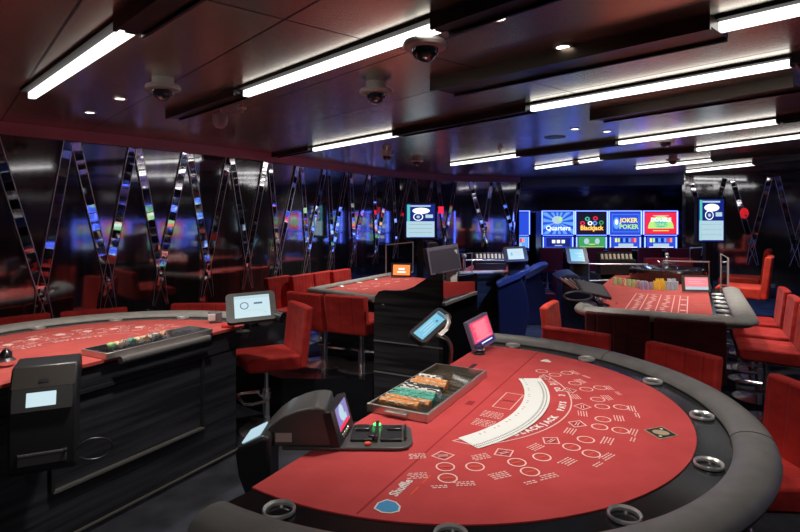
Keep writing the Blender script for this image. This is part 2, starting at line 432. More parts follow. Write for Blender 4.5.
for x, y, w in [(120,98,'left of the leftmost dome camera'),(498,17,'at the top middle'),(563,46,'first of two right of the top middle one'),(597,54,'beside the bronze channel, right of two others'),(575,128.6,'over the blue ceiling reflections, left one'),(607,131,'over the blue ceiling reflections, right one'),(90,112,'dim, at the far left near the cornice')]:
    downlight(x, y, w)
d = F*(CZ-EYE)/(YH-106); 
r = thing('pendant_detector', 'pinkish bulb-shaped detector hanging from the ceiling near the left wall', 'detector', ((220-400)/F*d,d,CZ), 0)
MB().cyl((0,0,0),(0,0,-.05),.008,n=10).build('stem', STEEL, r)
MB().lathe([(.001,-.04),(.03,-.045),(.048,-.06),(.05,-.085),(.046,-.12),(.03,-.145),(.001,-.152)], n=24).build('bulb', mat('mauve_plastic',(.42,.28,.33),.4), r)
def sprinkler(x, y, lab):
    d = F*(CZ-EYE)/(YH-y)
    r = thing('sprinkler', lab, 'sprinkler', ((x-400)/F*d,d,CZ), 0, 'ceiling sprinklers')
    MB().lathe([(.001,0),(.03,0),(.026,-.008),(.01,-.012),(.008,-.04),(.001,-.042)], n=16).build('escutcheon', STEEL, r)
    MB().cyl((0,0,-.045),(0,0,-.05),.016,n=14).build('deflector', mat('copper',(.5,.2,.12),.3,1), r)
sprinkler(242,108,'small copper sprinkler right of the pendant detector'); sprinkler(387,146,'small sprinkler right above the upper small dome camera'); sprinkler(500,148,'small sprinkler in the middle between two linear lights')
d = F*(CZ-EYE)/(YH-137)
r = thing('ceiling_speaker', 'black round speaker grille among the blue ceiling reflections', 'speaker', ((555-400)/F*d,d,CZ), 0)
MB().lathe([(.001,-.006),(.095,-.006),(.1,0)], n=28).build('grille', PLASTIC, r)

# ------------------------------------------------------------------ stools
def make_stool(label, sh=.65, m=VELVET, loc=(0,0,0), rz=0, group='red upholstered bar stools', bh=.33, w=.46):
    """seat faces +Y, backrest face at y=0"""
    r = thing('bar_stool', label, 'stool', loc, rz, group)
    d = .42
    MB().prism([(-.01,sh-.125),(d-.03,sh-.105),(d,sh-.08),(d,sh-.02),(d-.04,sh),(-.01,sh-.005)], -w/2, w/2, axis='x').build('seat', m, r, bevel=.018, seg=3)
    # rounded, gently reclined back with vertical channels
    mb = MB(); n = 24; t = .065
    for i in range(n):
        x0, x1 = -w/2+w*i/n, -w/2+w*(i+1)/n
    prof = []
    for i in range(n+1):
        x = -w/2+w*i/n; prof.append((x, -.012*math.cos(PI*x/w)))
    top = [(x, y) for x, y in prof]+[(x, y-t) for x, y in prof[::-1]]
    bot = top
    z0, z1 = sh-.12, sh+bh
    lean = -.05
    mb.prism(bot, z0, z1, top=[(x*1.0, y+lean) for x, y in top])
    mb.build('backrest', m, r, bevel=.016, seg=3)
    st = MB()
    for k in (-1,0,1):
        x = k*w/4
        st.box((x, -.012*math.cos(PI*x/w)+lean*.5+.001, sh+bh/2), (.003,.004,bh-.06), T(0,0,0))
    MB().cyl((0,.2,.02),(0,.2,sh-.30),.030).build('pole', CHROME, r)
    MB().cyl((0,.2,sh-.36),(0,.2,sh-.10),.019).build('gas_lift', CHROME, r)
    MB().lathe([(.001,.032),(.03,.03),(.12,.014),(.215,.006),(.215,0),(.001,0)], n=36, c=(0,.2)).build('base_disc', CHROME, r)
    if sh > .5:
        mb = MB()
        pts = [(-.13,.22,.27),(-.15,.36,.27),(-.12,.41,.27),(.12,.41,.27),(.15,.36,.27),(.13,.22,.27)]
        mb.tube(pts, .011, 8); mb.cyl((0,.2,.25),(0,.2,.29),.036); mb.tube([(-.14,.24,.27),(.14,.24,.27)], .009, 8)
        mb.build('footrest', CHROME, r)
    else:
        mb = MB(); mb.tube([(-.16,.3,.13),(0,.22,.14),(.16,.3,.13)], .009, 8); mb.build('footrest', CHROME, r)
    return r
dv = Vector((.4687,.8834,0)); nv = Vector((.8834,-.4687,0))
def face(v): return math.atan2(v[1], v[0])-PI/2      # rotation that turns +Y to v
C1 = Vector((.1627,2.4346,0))
def around(c, ang, rad):
    a = math.radians(ang); v = Vector((math.cos(a), math.sin(a), 0)); return c+v*rad, face(-v)
for ang, lab, m, dr in [(51.0,'red stool at the far side of the near table, low back just above its rail',VELVET,1.53),(26.8,'red stool on the far right of the near table, left of the chrome legs',VELVET,1.56),(.8,'large red stool cut by the right edge beside the near table',VELVET,1.58)]:
    p, a = around(C1, ang, dr); make_stool(lab, .62, m, p, a)
O5 = Vector((2.42,4.24,0))
def t5(a, b, z=0): return O5+nv*a+dv*b+Vector((0,0,z))
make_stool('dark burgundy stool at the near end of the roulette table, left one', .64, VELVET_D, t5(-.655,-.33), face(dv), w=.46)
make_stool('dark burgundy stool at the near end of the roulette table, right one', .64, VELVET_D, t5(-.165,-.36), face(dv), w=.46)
for b, lab in ((.62,'red stool right of the roulette table, nearest of the three in a row'),(1.25,'red stool right of the roulette table, middle of the three in a row'),(1.9,'red stool right of the roulette table, farthest of the three in a row')):
    make_stool(lab, .64, VELVET, t5(.60,b), face(-nv))
make_stool('bright red raised stool at the far right end of the roulette table, front one', .93, VELVET_B, (4.0,6.1,0), face(-nv+dv*.15), bh=.34)
make_stool('bright red raised stool half hidden behind another beyond the roulette table', .96, VELVET_B, (4.42,6.75,0), face(-nv+dv*.15), bh=.34)
make_stool('orange-red stool seen side-on between the near table and the roulette table', .64, VELVET_B, (1.34,4.62,0), face(nv))
C2 = Vector((-1.72,3.20,0))
make_stool('red stool at the right end of the left table, seen from the front', .625, VELVET, (-.90,4.52,0), face((-.85,-.5)), bh=.36, w=.44)
for x, Z, lab in ((18,4.12,'red stool behind the left table, cut by the left edge'),(95,4.42,'red stool behind the left table, middle of three backs'),(196,4.72,'red stool behind the left table, right of three backs')):
    p = Vector(((x-400)/F*Z, Z, 0)); v = (C2-p); v.z = 0; make_stool(lab, .62, VELVET, p, face(v), w=.48)
make_stool('dark-backed red stool on the platform at the middle table, left of the front two', .47, VELVET, (-.80,4.93,.35), face((.5,.85)), bh=.215, w=.39)
make_stool('dark-backed red stool on the platform at the middle table, right of the front two', .47, VELVET, (-.43,4.76,.35), face((.42,.90)), bh=.215, w=.40)
for x, y, lab in ((283,277,'first from the left'),(307,275,'second from the left'),(328,272,'third from the left'),(346,270,'farthest, at the right end')):
    p = U(x, y, 1.04); p.z = .35; make_stool('red stool in the row behind the middle table, '+lab, .36, VELVET, p, face(nv), w=.38)

# ------------------------------------------------------------------ blackjack tables
RF = 1.013
def half_disc(R, y0, n=72):
    a0 = math.asin(y0/R); pts = []
    for i in range(n+1):
        a = a0+(PI-2*a0)*i/n; pts.append((R*math.cos(a), R*math.sin(a)))
    return pts
SPOTS = [[(-.617,.306),(-.572,.389),(-.683,.342),(-.546,.267)],[(-.48,.498),(-.403,.56),(-.524,.552),(-.429,.439)],[(-.188,.664),(-.276,.631),(-.3,.7),(-.255,.557)],[(.046,.69),(-.041,.69),(-.041,.763),(-.05,.61)],[(.28,.637),(.195,.667),(.224,.737),(.157,.594)],[(.471,.507),(.402,.57),(.455,.623),(.348,.504)],[(.598,.319),(.566,.393),(.629,.439),(.491,.36)]]
def ringflat(mb, c, r, w, z, n=32, M=None):
    for i in range(n):
        a, b = 2*PI*i/n, 2*PI*(i+1)/n
        mb.quad([(c[0]+r*math.cos(a),c[1]+r*math.sin(a),z),(c[0]+r*math.cos(b),c[1]+r*math.sin(b),z),(c[0]+(r-w)*math.cos(b),c[1]+(r-w)*math.sin(b),z),(c[0]+(r-w)*math.cos(a),c[1]+(r-w)*math.sin(a),z)], M)
def line(mb, p, q, w, z, M=None):
    p = Vector((*p,0)); q = Vector((*q,0)); d = (q-p).normalized(); s = Vector((-d.y,d.x,0))*w/2; e = d*w/2; Z = Vector((0,0,z))
    mb.quad([p-s-e+Z,q-s+e+Z,q+s+e+Z,p+s-e+Z], M)
def poly_line(mb, pts, w, z, M=None, closed=True):
    for i in range(len(pts) if closed else len(pts)-1): line(mb, pts[i], pts[(i+1)%len(pts)], w, z, M)
def arcpts(c, r, a0, a1, n=24):
    return [(c[0]+r*math.cos(a0+(a1-a0)*i/n), c[1]+r*math.sin(a0+(a1-a0)*i/n)) for i in range(n+1)]
def bj_table(name, label, loc, rz, near):
    r = thing(name, label, 'gaming table', loc, rz)
    y0 = -.145; ft = FELT if near else FELT2
    MB().prism(half_disc(RF, y0), TT-.018, TT).build('felt_top', ft, r, smooth=False)
    a0 = math.asin(-.145/1.06)
    rim = [(RF+.001,TT-.03),(1.13,TT-.03),(1.13,TT-.004),(RF+.001,TT-.004)]
    MB().cring(rim, a0, PI-a0, 80).build('drinks_rail', GLOSSB, r)
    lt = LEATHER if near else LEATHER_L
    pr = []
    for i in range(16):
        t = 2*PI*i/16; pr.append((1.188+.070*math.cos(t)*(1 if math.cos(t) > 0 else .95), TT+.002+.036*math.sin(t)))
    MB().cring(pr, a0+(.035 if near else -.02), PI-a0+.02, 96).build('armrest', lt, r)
    if near:
        mb = MB()
        for a in (.55, 1.62, 2.62):
            pts = [(x_*math.cos(a), x_*math.sin(a), z_) for x_, z_ in [(1.188+.071*math.cos(t), TT+.002+.037*math.sin(t)) for t in [PI*.02+PI*.96*i/10 for i in range(11)]]]
            mb.tube(pts, .0012, 5)
        mb.build('armrest_seam', mat('seam_thread',(.05,.05,.05),.6), r)
    # body
    MB().prism(half_disc(.98, y0+.03, 40), TT-.16, TT-.031).build('apron', WOODT, r, smooth=False)
    MB().prism(half_disc(.62, y0+.10, 32), .03, TT-.161).build('pedestal', WOODT, r, smooth=False)
    mb = MB(); mb.box((0, y0+.045, (TT-.17)/2+.02), (1.86,.03,TT-.21)); 
    mb.build('dealer_panel', WOODT, r, smooth=False)
    mb = MB()
    for sx in (-1,1): mb.box((sx*.90,y0+.16,(TT-.17)/2), (.10,.22,TT-.17))
    mb.build('corner_post', WOODT, r, smooth=False)
    MB().box((0,y0+.016,.035), (1.94,.014,.010)).build('kick_strip', STRIP, r, smooth=False)
    if not near:
        mb = MB(); mb.box((0.12,y0+.012,.30), (.98,.03,.012)); mb.build('recess_sill', STRIP, r, smooth=False)
        mb = MB()
        for x in (-.37,.61): mb.box((x,y0+.02,.53), (.018,.03,.46))
        mb.box((.12,y0+.02,.77),(1.0,.03,.018)); mb.build('recess_frame', PLASTIC, r, smooth=False)
    # cup holders, angles measured from the dealer's left round the arc
    cups = [(-1.05,.011),(-.933,.455),(-.646,.827),(-.205,1.032),(.266,1.037),(.671,.837),(.962,.488),(1.048,.031)]
    for cx, cy in cups:
        k = 1.066/math.hypot(cx,cy); c = (-cx*k, cy*k)
        h = MB().lathe([(.034,TT-.07),(.037,TT+.004),(.043,TT+.010),(.045,TT+.006),(.044,TT-.002),(.039,TT-.004)], n=32, c=c).build('cup_holder', CUPM, r)
        MB().cyl((c[0],c[1],TT-.07),(c[0],c[1],TT-.066),.034,n=24).build('cup_base', CUPIN, h)
    # printed layout (d axis is -x here)
    z = TT+.0012
    mb = MB(); md = MB(); mo = MB()
    def P(p): return (-p[0], p[1])
    for si, s in enumerate(SPOTS):
        cc = P(s[3]); a = math.atan2(s[3][1]+.1, -s[3][0])
        for q in s[:3]:
            ringflat(mb, P(q), .031, .0052, z, 28)
            c = P(q); M = T(c[0],c[1],0) @ Rz(a-PI/2+PI)
            if near: mo.box((0,0,z), (.034,.008,.0006), M)
        M = T(cc[0],cc[1],0) @ Rz(a-PI/2)
        poly_line(mb, [(0,.034),(.038,0),(0,-.034),(-.038,0)], .0045, z, M)
        for k in (-1,0,1): md.box((0,k*.011,z), (.040-abs(k)*.016,.005,.0006), M)
        mb.box((0,0,z),(.034,.012,.0005),M)
        # payout tables: short dashes in blocks
        rad = math.hypot(cc[0],cc[1])
        for (dx, dy, rows, ww) in ((.085,-.02,4,.055),(.10,.115,4,.055),(-.03,.185,3,.06),(.045,.20,2,.04)):
            for k in range(rows):
                rs = random.Random(si*31+k+int(dx*1000)); x = dx-ww/2
                while x < dx+ww/2:
                    l = rs.uniform(.006,.016); mb.box((x+l/2, dy+k*.0105, z), (l,.0042,.0005), M); x += l+.004
    # curved legend and its outline
    ca = (-.064,-.089)
    a0_, a1_ = math.radians(47), math.radians(133)
    for rr in (.645,):
        p = arcpts(ca, rr, a0_-.10, a1_+.09, 48); poly_line(mb, p, .006, z, closed=False)
    pin = arcpts((-.02,-.67), 1.03, math.radians(69), math.radians(111), 30)
    o0, o1 = arcpts(ca,.645,a0_-.10,a0_-.10,1)[0], arcpts(ca,.645,a1_+.09,a1_+.09,1)[0]
    e0, e1 = (.47+.01,.235), (-.47+-.04,.36)
    i0 = (.36,.285); i1 = (-.38,.33)
    poly_line(mb, [o1, (-.40,.345), i1], .005, z, closed=False); poly_line(mb, [o0, (.42,.25), i0], .005, z, closed=False)
    txt = 'BLACKJACK  PAYS  3 TO 2'
    mt = MB(); n = len(txt)
    for i, ch in enumerate(txt):
        if ch == ' ': continue
        a = math.radians(124-(124-58)*i/(n-1)) ; rr = .612
        M = T(ca[0]+rr*math.cos(a), ca[1]+rr*math.sin(a), z) @ Rz(a-PI/2+PI)
        a2 = math.radians(58+(124-58)*i/(n-1)); M = T(ca[0]+rr*math.cos(a2), ca[1]+rr*math.sin(a2), z) @ Rz(a2-PI/2+PI)
        mt.text(ch, .038, M, .0002, .0019)
    if not near:
        for i in range(9):
            a = math.radians(40+12.5*i); mb.sphere((.74*math.cos(a),.74*math.sin(a)-.02,z), .03, sq=(1,1,.01), n=14)
    mt.build('curved_legend', PRINT_W if near else PRINT, r, smooth=False)
    mb.build('layout_print', PRINT, r, smooth=False)
    md.build('wager_print', PRINT_D, r, smooth=False)
    if near:
        mo.build('circle_lettering', ORANGEP, r, smooth=False)
        MB().box((0,.205,TT+.0006),(1.96,.006,.0008)).build('felt_seam', SEAM, r, smooth=False)
        # two rectangles for the insurance cards
        mb = MB()
        for x0, x1 in ((-.205,-.10),(-.10,.0)): poly_line(mb, [(x0+.02,.262),(x1+.02,.262),(x1+.02,.338),(x0+.02,.338)], .0045, z)
        for bx in (.12,.22):
            for k in range(5):
                rs = random.Random(k+int(bx*100)); y = .25
                while y < .33: l = rs.uniform(.006,.016); mb.box((bx-.04+k*.015,y+l/2,z),(.005,l,.0005)); y += l+.004
        mb.build('side_bet_print', PRINT, r, smooth=False)
        # diamond badge with gold edge
        M = T(-.005,.897,TT+.001)
        g = MB().prism([(0,.058),(.068,0),(0,-.058),(-.068,0)], 0, .0008, M).build('diamond_badge', GOLDP, r, smooth=False)
        MB().prism([(0,.052),(.061,0),(0,-.052),(-.061,0)], .0008, .0012, M).build('badge_field', BLACKP, g, smooth=False)
        m2 = MB(); m2.sphere((0,0,.0012), .024, M, sq=(1,1.2,.02)); m2.build('badge_crest', GOLDP, g)
        m3 = MB()
        for s_ in (-1,1): m3.sphere((s_*.038,0,.0013), .006, M, sq=(1,1,.05), n=10)
        m3.build('badge_dots', PRINT_W, g)
        # small heart-shaped mark near the far end
        M = T(-.81,.292,TT+.001) @ Rz(.6)
        m4 = MB(); m4.sphere((-.014,.006,0),.017,M,sq=(1,1,.03)); m4.sphere((.014,.006,0),.017,M,sq=(1,1,.03)); m4.prism([(-.03,0),(.03,0),(0,-.034)],0,.0006,M)
        m4.build('heart_mark', PRINT_W, r, smooth=False)
        # blue shield and its lettering
        M = T(.912,.262,TT+.001) @ Rz(math.radians(172))
        sh_ = [(0,.036),(.030,.026),(.034,-.004),(.022,-.028),(0,-.040),(-.022,-.028),(-.034,-.004),(-.030,.026)]
        b_ = MB().prism(sh_, 0, .0006, M).build('shield_badge', PRINT_W, r, smooth=False)
        MB().prism([(x*.86,y*.86) for x, y in sh_], .0006, .001, M).build('shield_field', BLUEP, b_, smooth=False)
        MB().text('Shuffle', .040, T(.80,.245,TT+.001) @ Rz(PI), .0002, .0008).build('shield_lettering', PRINT_W, r, smooth=False)
        m5 = MB(); m5.box((.80,.288,TT+.001),(.05,.006,.0004)); m5.box((.72,.288,TT+.001),(.06,.007,.0004)); m5.build('small_print', ORANGEP, r, smooth=False)
        MB().box((.02,.165,TT+.001),(.05,.03,.0005)).build('felt_stamp', PRINT_D, r, smooth=False)
        MB().prism(rrect(.15,.022,.01), TT, TT+.003, T(-.49,-.025,0)).build('drop_slot', PLASTIC, r)
    return r
ROT1 = math.atan2(-.8834,-.4687)
NEAR = bj_table('blackjack_table', 'large red felt blackjack table with grey padded rail filling the foreground', (C1.x,C1.y,0), ROT1, True)
LEFT = bj_table('blackjack_table', 'red felt blackjack table at the left seen from the dealer side with dark panels', (C2.x,C2.y,0), ROT1+PI, False)
def L1(d, n, z=0):
    p = C1+dv*d+nv*n; p.z = z; return p
def L2(d, n, z=0):
    p = C2-dv*d-nv*n; p.z = z; return p

# ------------------------------------------------------------------ chip trays
CH_O = mat('orange_chip', (.72,.27,.06), .5); CH_G = mat('green_chip', (.10,.42,.33), .5); CH_W = mat('white_chip', (.68,.66,.62), .5)
CH_K = mat('black_chip', (.03,.03,.03), .5); CH_P = mat('purple_chip', (.42,.38,.68), .5); CH_Y = mat('yellow_chip', (.95,.72,.08), .5)
CH_B = mat('pale_blue_chip', (.42,.66,.78), .5); CH_L = mat('lime_chip', (.40,.85,.30), .5); CH_C = mat('cream_chip', (.85,.78,.60), .5)
def chip_proto(m, m2, th):
    """axis along local Z"""
    a = MB().cyl((0,0,0),(0,0,th*.92),.0195,n=18).build('casino_chip', m)
    b = MB()
    for k in range(4): b.box((.0178*math.cos(k*PI/2),.0178*math.sin(k*PI/2),th*.46),(.0045,.008,th*.95), Rz(0) if k%2 == 0 else Rz(0))
    b.build('edge_spot', m2, a, smooth=False)
    return a
PROT = {}
def chip(kind, th, M, label, group):
    key = (kind, th)
    if key not in PROT:
        cm, c2 = {'o':(CH_O,CH_W),'g':(CH_G,CH_G),'w':(CH_W,CH_K),'k':(CH_K,CH_W),'p':(CH_P,CH_W),'y':(CH_Y,CH_Y),'b':(CH_B,CH_W),'l':(CH_L,CH_C),'c':(CH_C,CH_O)}[kind]
        a = chip_proto(cm, c2, th); PROT[key] = (a, ALLCH(a)); o = a
    else:
        a, ch = PROT[key]; o = a.copy(); COL.objects.link(o)
        for c in ch: k = c.copy(); COL.objects.link(k); k.parent = o
    o.matrix_world = M; tag(o, label, 'casino chip', group); return o
def tray(Lf, label, d0, d1, n0, n1, near):
    r = thing('chip_tray', label, 'chip tray', Lf((d0+d1)/2,(n0+n1)/2,TT), math.atan2(dv.y,dv.x))
    w, h = abs(d1-d0), abs(n1-n0); H = .034
    s = -1 if near else 1       # local x along +dv, y along -nv
    mb = MB(); t = .013
    for sy in (-1,1): mb.box((0,sy*(h/2-t/2),H/2+.001),(w,t,H))
    for sx in (-1,1): mb.box((sx*(w/2-t/2),0,H/2+.001),(t,h-2*t,H))
    mb.build('frame', STEEL, r, bevel=.002)
    MB().box((0,0,.003),(w-2*t,h-2*t,.004)).build('tray_bed', LINER if near else PLASTIC_G, r, smooth=False)
    n = 14; mb = MB()
    for i in range(1,n): mb.box((-w/2+t+(w-2*t)*i/n,0,.009),(.004,h-2*t-.01,.010))
    mb.build('channel_ribs', STEEL, r, smooth=False)
    MB().box((0,0,H+.0005),(w-2*t+.004,h-2*t+.004,.003)).build('glass_lid', TINT, r, smooth=False)
    if near:
        MB().box((-w/2-.008,.0,.018),(.014,.10,.012)).build('handle', STEEL, r, bevel=.003)
    else:
        MB().prism([(-.5,0),(.5,0),(.5,.05),(-.5,.05)],0,.001)
        MB().cyl((-w*.42,-h/2-.03,-.012),(w*.42,-h/2-.03,-.012),.022,n=16).build('padded_bar', mat('bar_pad',(.14,.13,.13),.4), r)
    return r, w, h, t, n
r, w, h, t, n = tray(L1, 'steel framed chip tray with glass lid and orange and green chips on the near table', -.315, .37, -.17, .105, True)
seq = ['o','o','g','g','w','k','o','o','w']
names = {'o':'orange','g':'green','w':'white','k':'black and white'}
for i, k in enumerate(seq):
    d_ = -.315+t+(.685-2*t)*(i+1.15)/n+.006
    N_ = [12,14,14,13,13,12,12,11,8][i]; th = .0145
    for j in range(N_):
        p = L1(d_, -.148+j*th+ (0 if k != 'o' else .004), TT+.026)
        M = Matrix.Translation(p) @ Matrix((dv.cross(Vector((0,0,1))),)*3).to_4x4() if False else frame(p, dv, (0,0,1)) 
        # chip axis along +n: frame z = x cross y = dv x up = nv
        M = M @ Matrix.Rotation(random.uniform(0,1.5), 4, 'Z')
        chip(k, th, M, names[k]+' chip on edge in the near tray, %s tube from its near end' % ['first','second','third','fourth','fifth','sixth','seventh','eighth','ninth'][i], 'chips in tube %s of the near tray' % ['one','two','three','four','five','six','seven','eight','nine'][i])
r, w, h, t, n = tray(L2, 'long dark chip tray with sloping front bar on the left table', -.66, .10, -.17, .06, False)
for i, (k, N_) in enumerate([('o',4),('w',3),('w',4),('o',3),('c',4),('g',3),('w',3),('c',4),('l',3)]):
    d_ = -.17+.042*(i-3)*1.05
    for j in range(N_):
        p = L2(d_-.1, .015-j*.0125, TT+.026)
        M = frame(p, -dv, (0,0,1)) @ Matrix.Rotation(random.uniform(0,1.5), 4, 'Z')
        chip(k, .0122, M, 'mixed casino chip standing on edge in the left table\'s tray', 'chips in the left table tray')

# ------------------------------------------------------------------ fan of cards
cards_n = 96; cc = (0.0,-.396)
def card_proto():
    W_, H_ = .062, .108
    c = MB().prism(rrect(W_,H_,.005,3), 0, .0004).build('playing_card', CARDW)
    i = MB(); i.box((-W_/2+.006, -H_/2+.026, .00055),(.0035,.008,.0002)); i.box((-W_/2+.006, -H_/2+.013,.00055),(.0045,.005,.0002)); i.box((W_/2-.006,H_/2-.02,.00055),(.0045,.008,.0002))
    i.build('card_index', CARDI, c, smooth=False)
    return c
cp = card_proto(); cch = ALLCH(cp)
for i in range(cards_n):
    a = math.radians(61.5+(119.0-61.5)*i/(cards_n-1)); rr = .815
    # table-local: x = -d
    pl = (cc[0]+rr*math.cos(a), cc[1]+rr*math.sin(a))
    p = L1(-pl[0], pl[1], TT+.0022+.00038*((i*7)%10)/10+i*.00006)
    o = cp if i == 0 else cp.copy()
    if i:
        COL.objects.link(o)
        for c in cch: k = c.copy(); COL.objects.link(k); k.parent = o
    o.matrix_world = Matrix.Translation(p) @ Rz(ROT1+a+PI/2)
    tag(o, 'white playing card in the curved spread on the near table', 'playing card', 'playing cards spread in an arc')
# first card face up: small coloured pip
# ------------------------------------------------------------------ screens
def slab(name, lab, cat, TL, TR, BL, th, mcase, mscreen, inset=.1, group=None, extras=None, rad=.012, base=None, as_part=None, insets=None):
    """thin screen whose front corners are world points TL, TR, BL"""
    TL, TR, BL = Vector(TL), Vector(TR), Vector(BL)
    x = TR-TL; y = TL-BL; W_, H_ = x.length, y.length
    c = TL+x/2-y/2
    r = as_part or thing(name, lab, cat, (c.x,c.y,c.z), 0, group)
    M = inv(r) @ frame(c, x, y)
    MB().prism(rrect(W_,H_,min(rad,W_/3,H_/3)), -th, 0, M).build('case', mcase, r)
    l, rt, tp, bt = insets or (inset*W_,)*4
    sw, sh = W_-l-rt, H_-tp-bt; sc = (l-rt)/2, (bt-tp)/2
    s = MB().prism(rrect(sw,sh,.003,cx=sc[0],cy=sc[1]), .0002, .0012, M).build('screen', mscreen, r, smooth=False)
    if extras: extras(s, M @ T(sc[0],sc[1],.0013), sw, sh)
    return r, M, s
def rects(s, M, items, name='screen_graphics'):
    by = {}
    for (x, y, w, h, m) in items: by.setdefault(m.name, (m, []))[1].append((x,y,w,h))
    for k, (m, its) in by.items():
        mb = MB()
        for (x, y, w, h) in its: mb.box((x,y,.0004),(w,h,.0006),M)
        mb.build(name, m, s, smooth=False)

# left tablet on the corner of the left table
def ex_left(s, M, w, h):
    rects(s, M, [(0,h*.42,w,h*.10,S_PALE),(w*.17,h*.12,w*.24,h*.08,S_INK),(w*.05,-h*.2,w*.6,h*.02,S_PALE),(w*.35,-h*.32,w*.06,h*.05,S_PALE)])
    m = MB(); ringflat(m, (-w*.22,h*.04), h*.17, h*.04, .0006, 20, M); m.build('logo_ring', S_INK, s, smooth=False)
Zt = 3.85
r, M, s = slab('tablet_display', 'tablet with a white page on a post at the left table\'s right corner', 'screen', D(222,295,Zt), D(271,290.5,Zt+.10), D(230,323,Zt-.12), .035, PLASTIC_G, S_WHITE, extras=ex_left, rad=.03, insets=(.055,.04,.028,.03))
iv = inv(r)
MB().cyl(iv @ D(262,312,Zt+.07), iv @ D(283,318,Zt-.0), .045, .04, n=20).build('card_reader', PLASTIC, r)
MB().cyl(iv @ D(247,318,Zt), iv @ Vector((D(247,318,Zt).x,Zt,.93)), .022, n=14).build('post', PLASTIC, r)
MB().cyl(iv @ D(243,331,Zt), iv @ D(243,337,Zt), .05, .03, n=18).build('swivel_joint', STEEL_D, r)
r = thing('receipt_printer', 'small white box left of the tablet on the left table', 'printer', (*D(215,316,4.1)[:2],TT), 0)
MB().box((0,0,.04),(.09,.08,.078), Rz(.5)).build('printer_body', PLASTIC_M, r, bevel=.008); MB().box((-.03,-.035,.045),(.05,.03,.05), Rz(.5)).build('paper_slot', WHITEP, r, bevel=.004)
tag(MB().box((*D(228,325,3.9)[:2],TT+.012),(.09,.03,.022)).build('red_button_box', REDP, bevel=.005), 'tiny red box on the left table under the tablet', 'box')

# pit tablet on a curved arm beyond the near tray
def ex_pit(s, M, w, h):
    rects(s, M, [(w*.43,0,w*.09,h*.92,S_INK),(w*.20,-h*.12,w*.07,h*.2,S_INK),(-w*.1,h*.25,w*.5,h*.05,S_WHITE),(-w*.1,h*.0,w*.4,h*.05,S_WHITE),(-w*.15,-h*.25,w*.5,h*.05,S_WHITE)])
r, M, s = slab('tablet_display', 'tilted tablet with light blue screen on a curved arm beyond the chip tray', 'screen', D(414,331,2.80), D(444,305,3.05), D(418,346,2.72), .03, PLASTIC, S_SKY, extras=ex_pit, rad=.03, insets=(.02,.035,.02,.022))
iv = inv(r)
q0 = D(436,334,2.85); q1 = Vector((.262,2.90,TT+.02))
MB().tube([iv @ (q0.lerp(q1,t_)+Vector((.035*math.sin(PI*t_),0,.03*math.sin(PI*t_)))) for t_ in [k/8 for k in range(9)]], .011, 10).build('curved_arm', STEEL_D, r)
MB().prism(rrect(.075,.022,.004), 0, .004, M @ T(-.01,-.075,.012)).build('label_plate', LABELW, r)
MB().tube([iv @ D(446,315,2.95), iv @ D(449,322,2.93), iv @ D(446,330,2.9)], .012, 8).build('rim_trim', STEEL, r)

# pink bet-limit sign
def ex_sign(s, M, w, h):
    it = []
    rs = random.Random(3)
    for k in range(9): it.append((rs.uniform(-.02,.02)*w, h*(.40-k*.078), w*rs.uniform(.5,.85), h*.03, S_PINKT))
    rects(s, M, it); rects(s, M, [(0,-h*.40,w,h*.2,S_DBLUE),(w*.1,-h*.40,w*.6,h*.05,S_WT)])
zb = 3.16
r, M, s = slab('betting_limit_sign', 'small upright sign with glowing pink-red text at the far end of the near table', 'sign', D(468,322,zb), D(488,311.5,zb+.12), D(475,353,zb-.02), .03, mat('lilac_plastic',(.22,.19,.30),.4), S_PINK, extras=ex_sign, rad=.004, insets=(.014,.008,.016,.014))
b0 = U(479,354); 
r = thing('chip_lammer_stack', 'black and silver stack of discs at the foot of the pink sign', 'stack of markers', (b0.x,b0.y,TT), 0)
for k in range(3): MB().lathe([(.001,k*.02+.014),(.028,k*.02+.014),(.036,k*.02+.007),(.028,k*.02+.001),(.001,k*.02+.001)], n=20).build('disc', [PLASTIC,CHROME,STEEL_D][k], r)

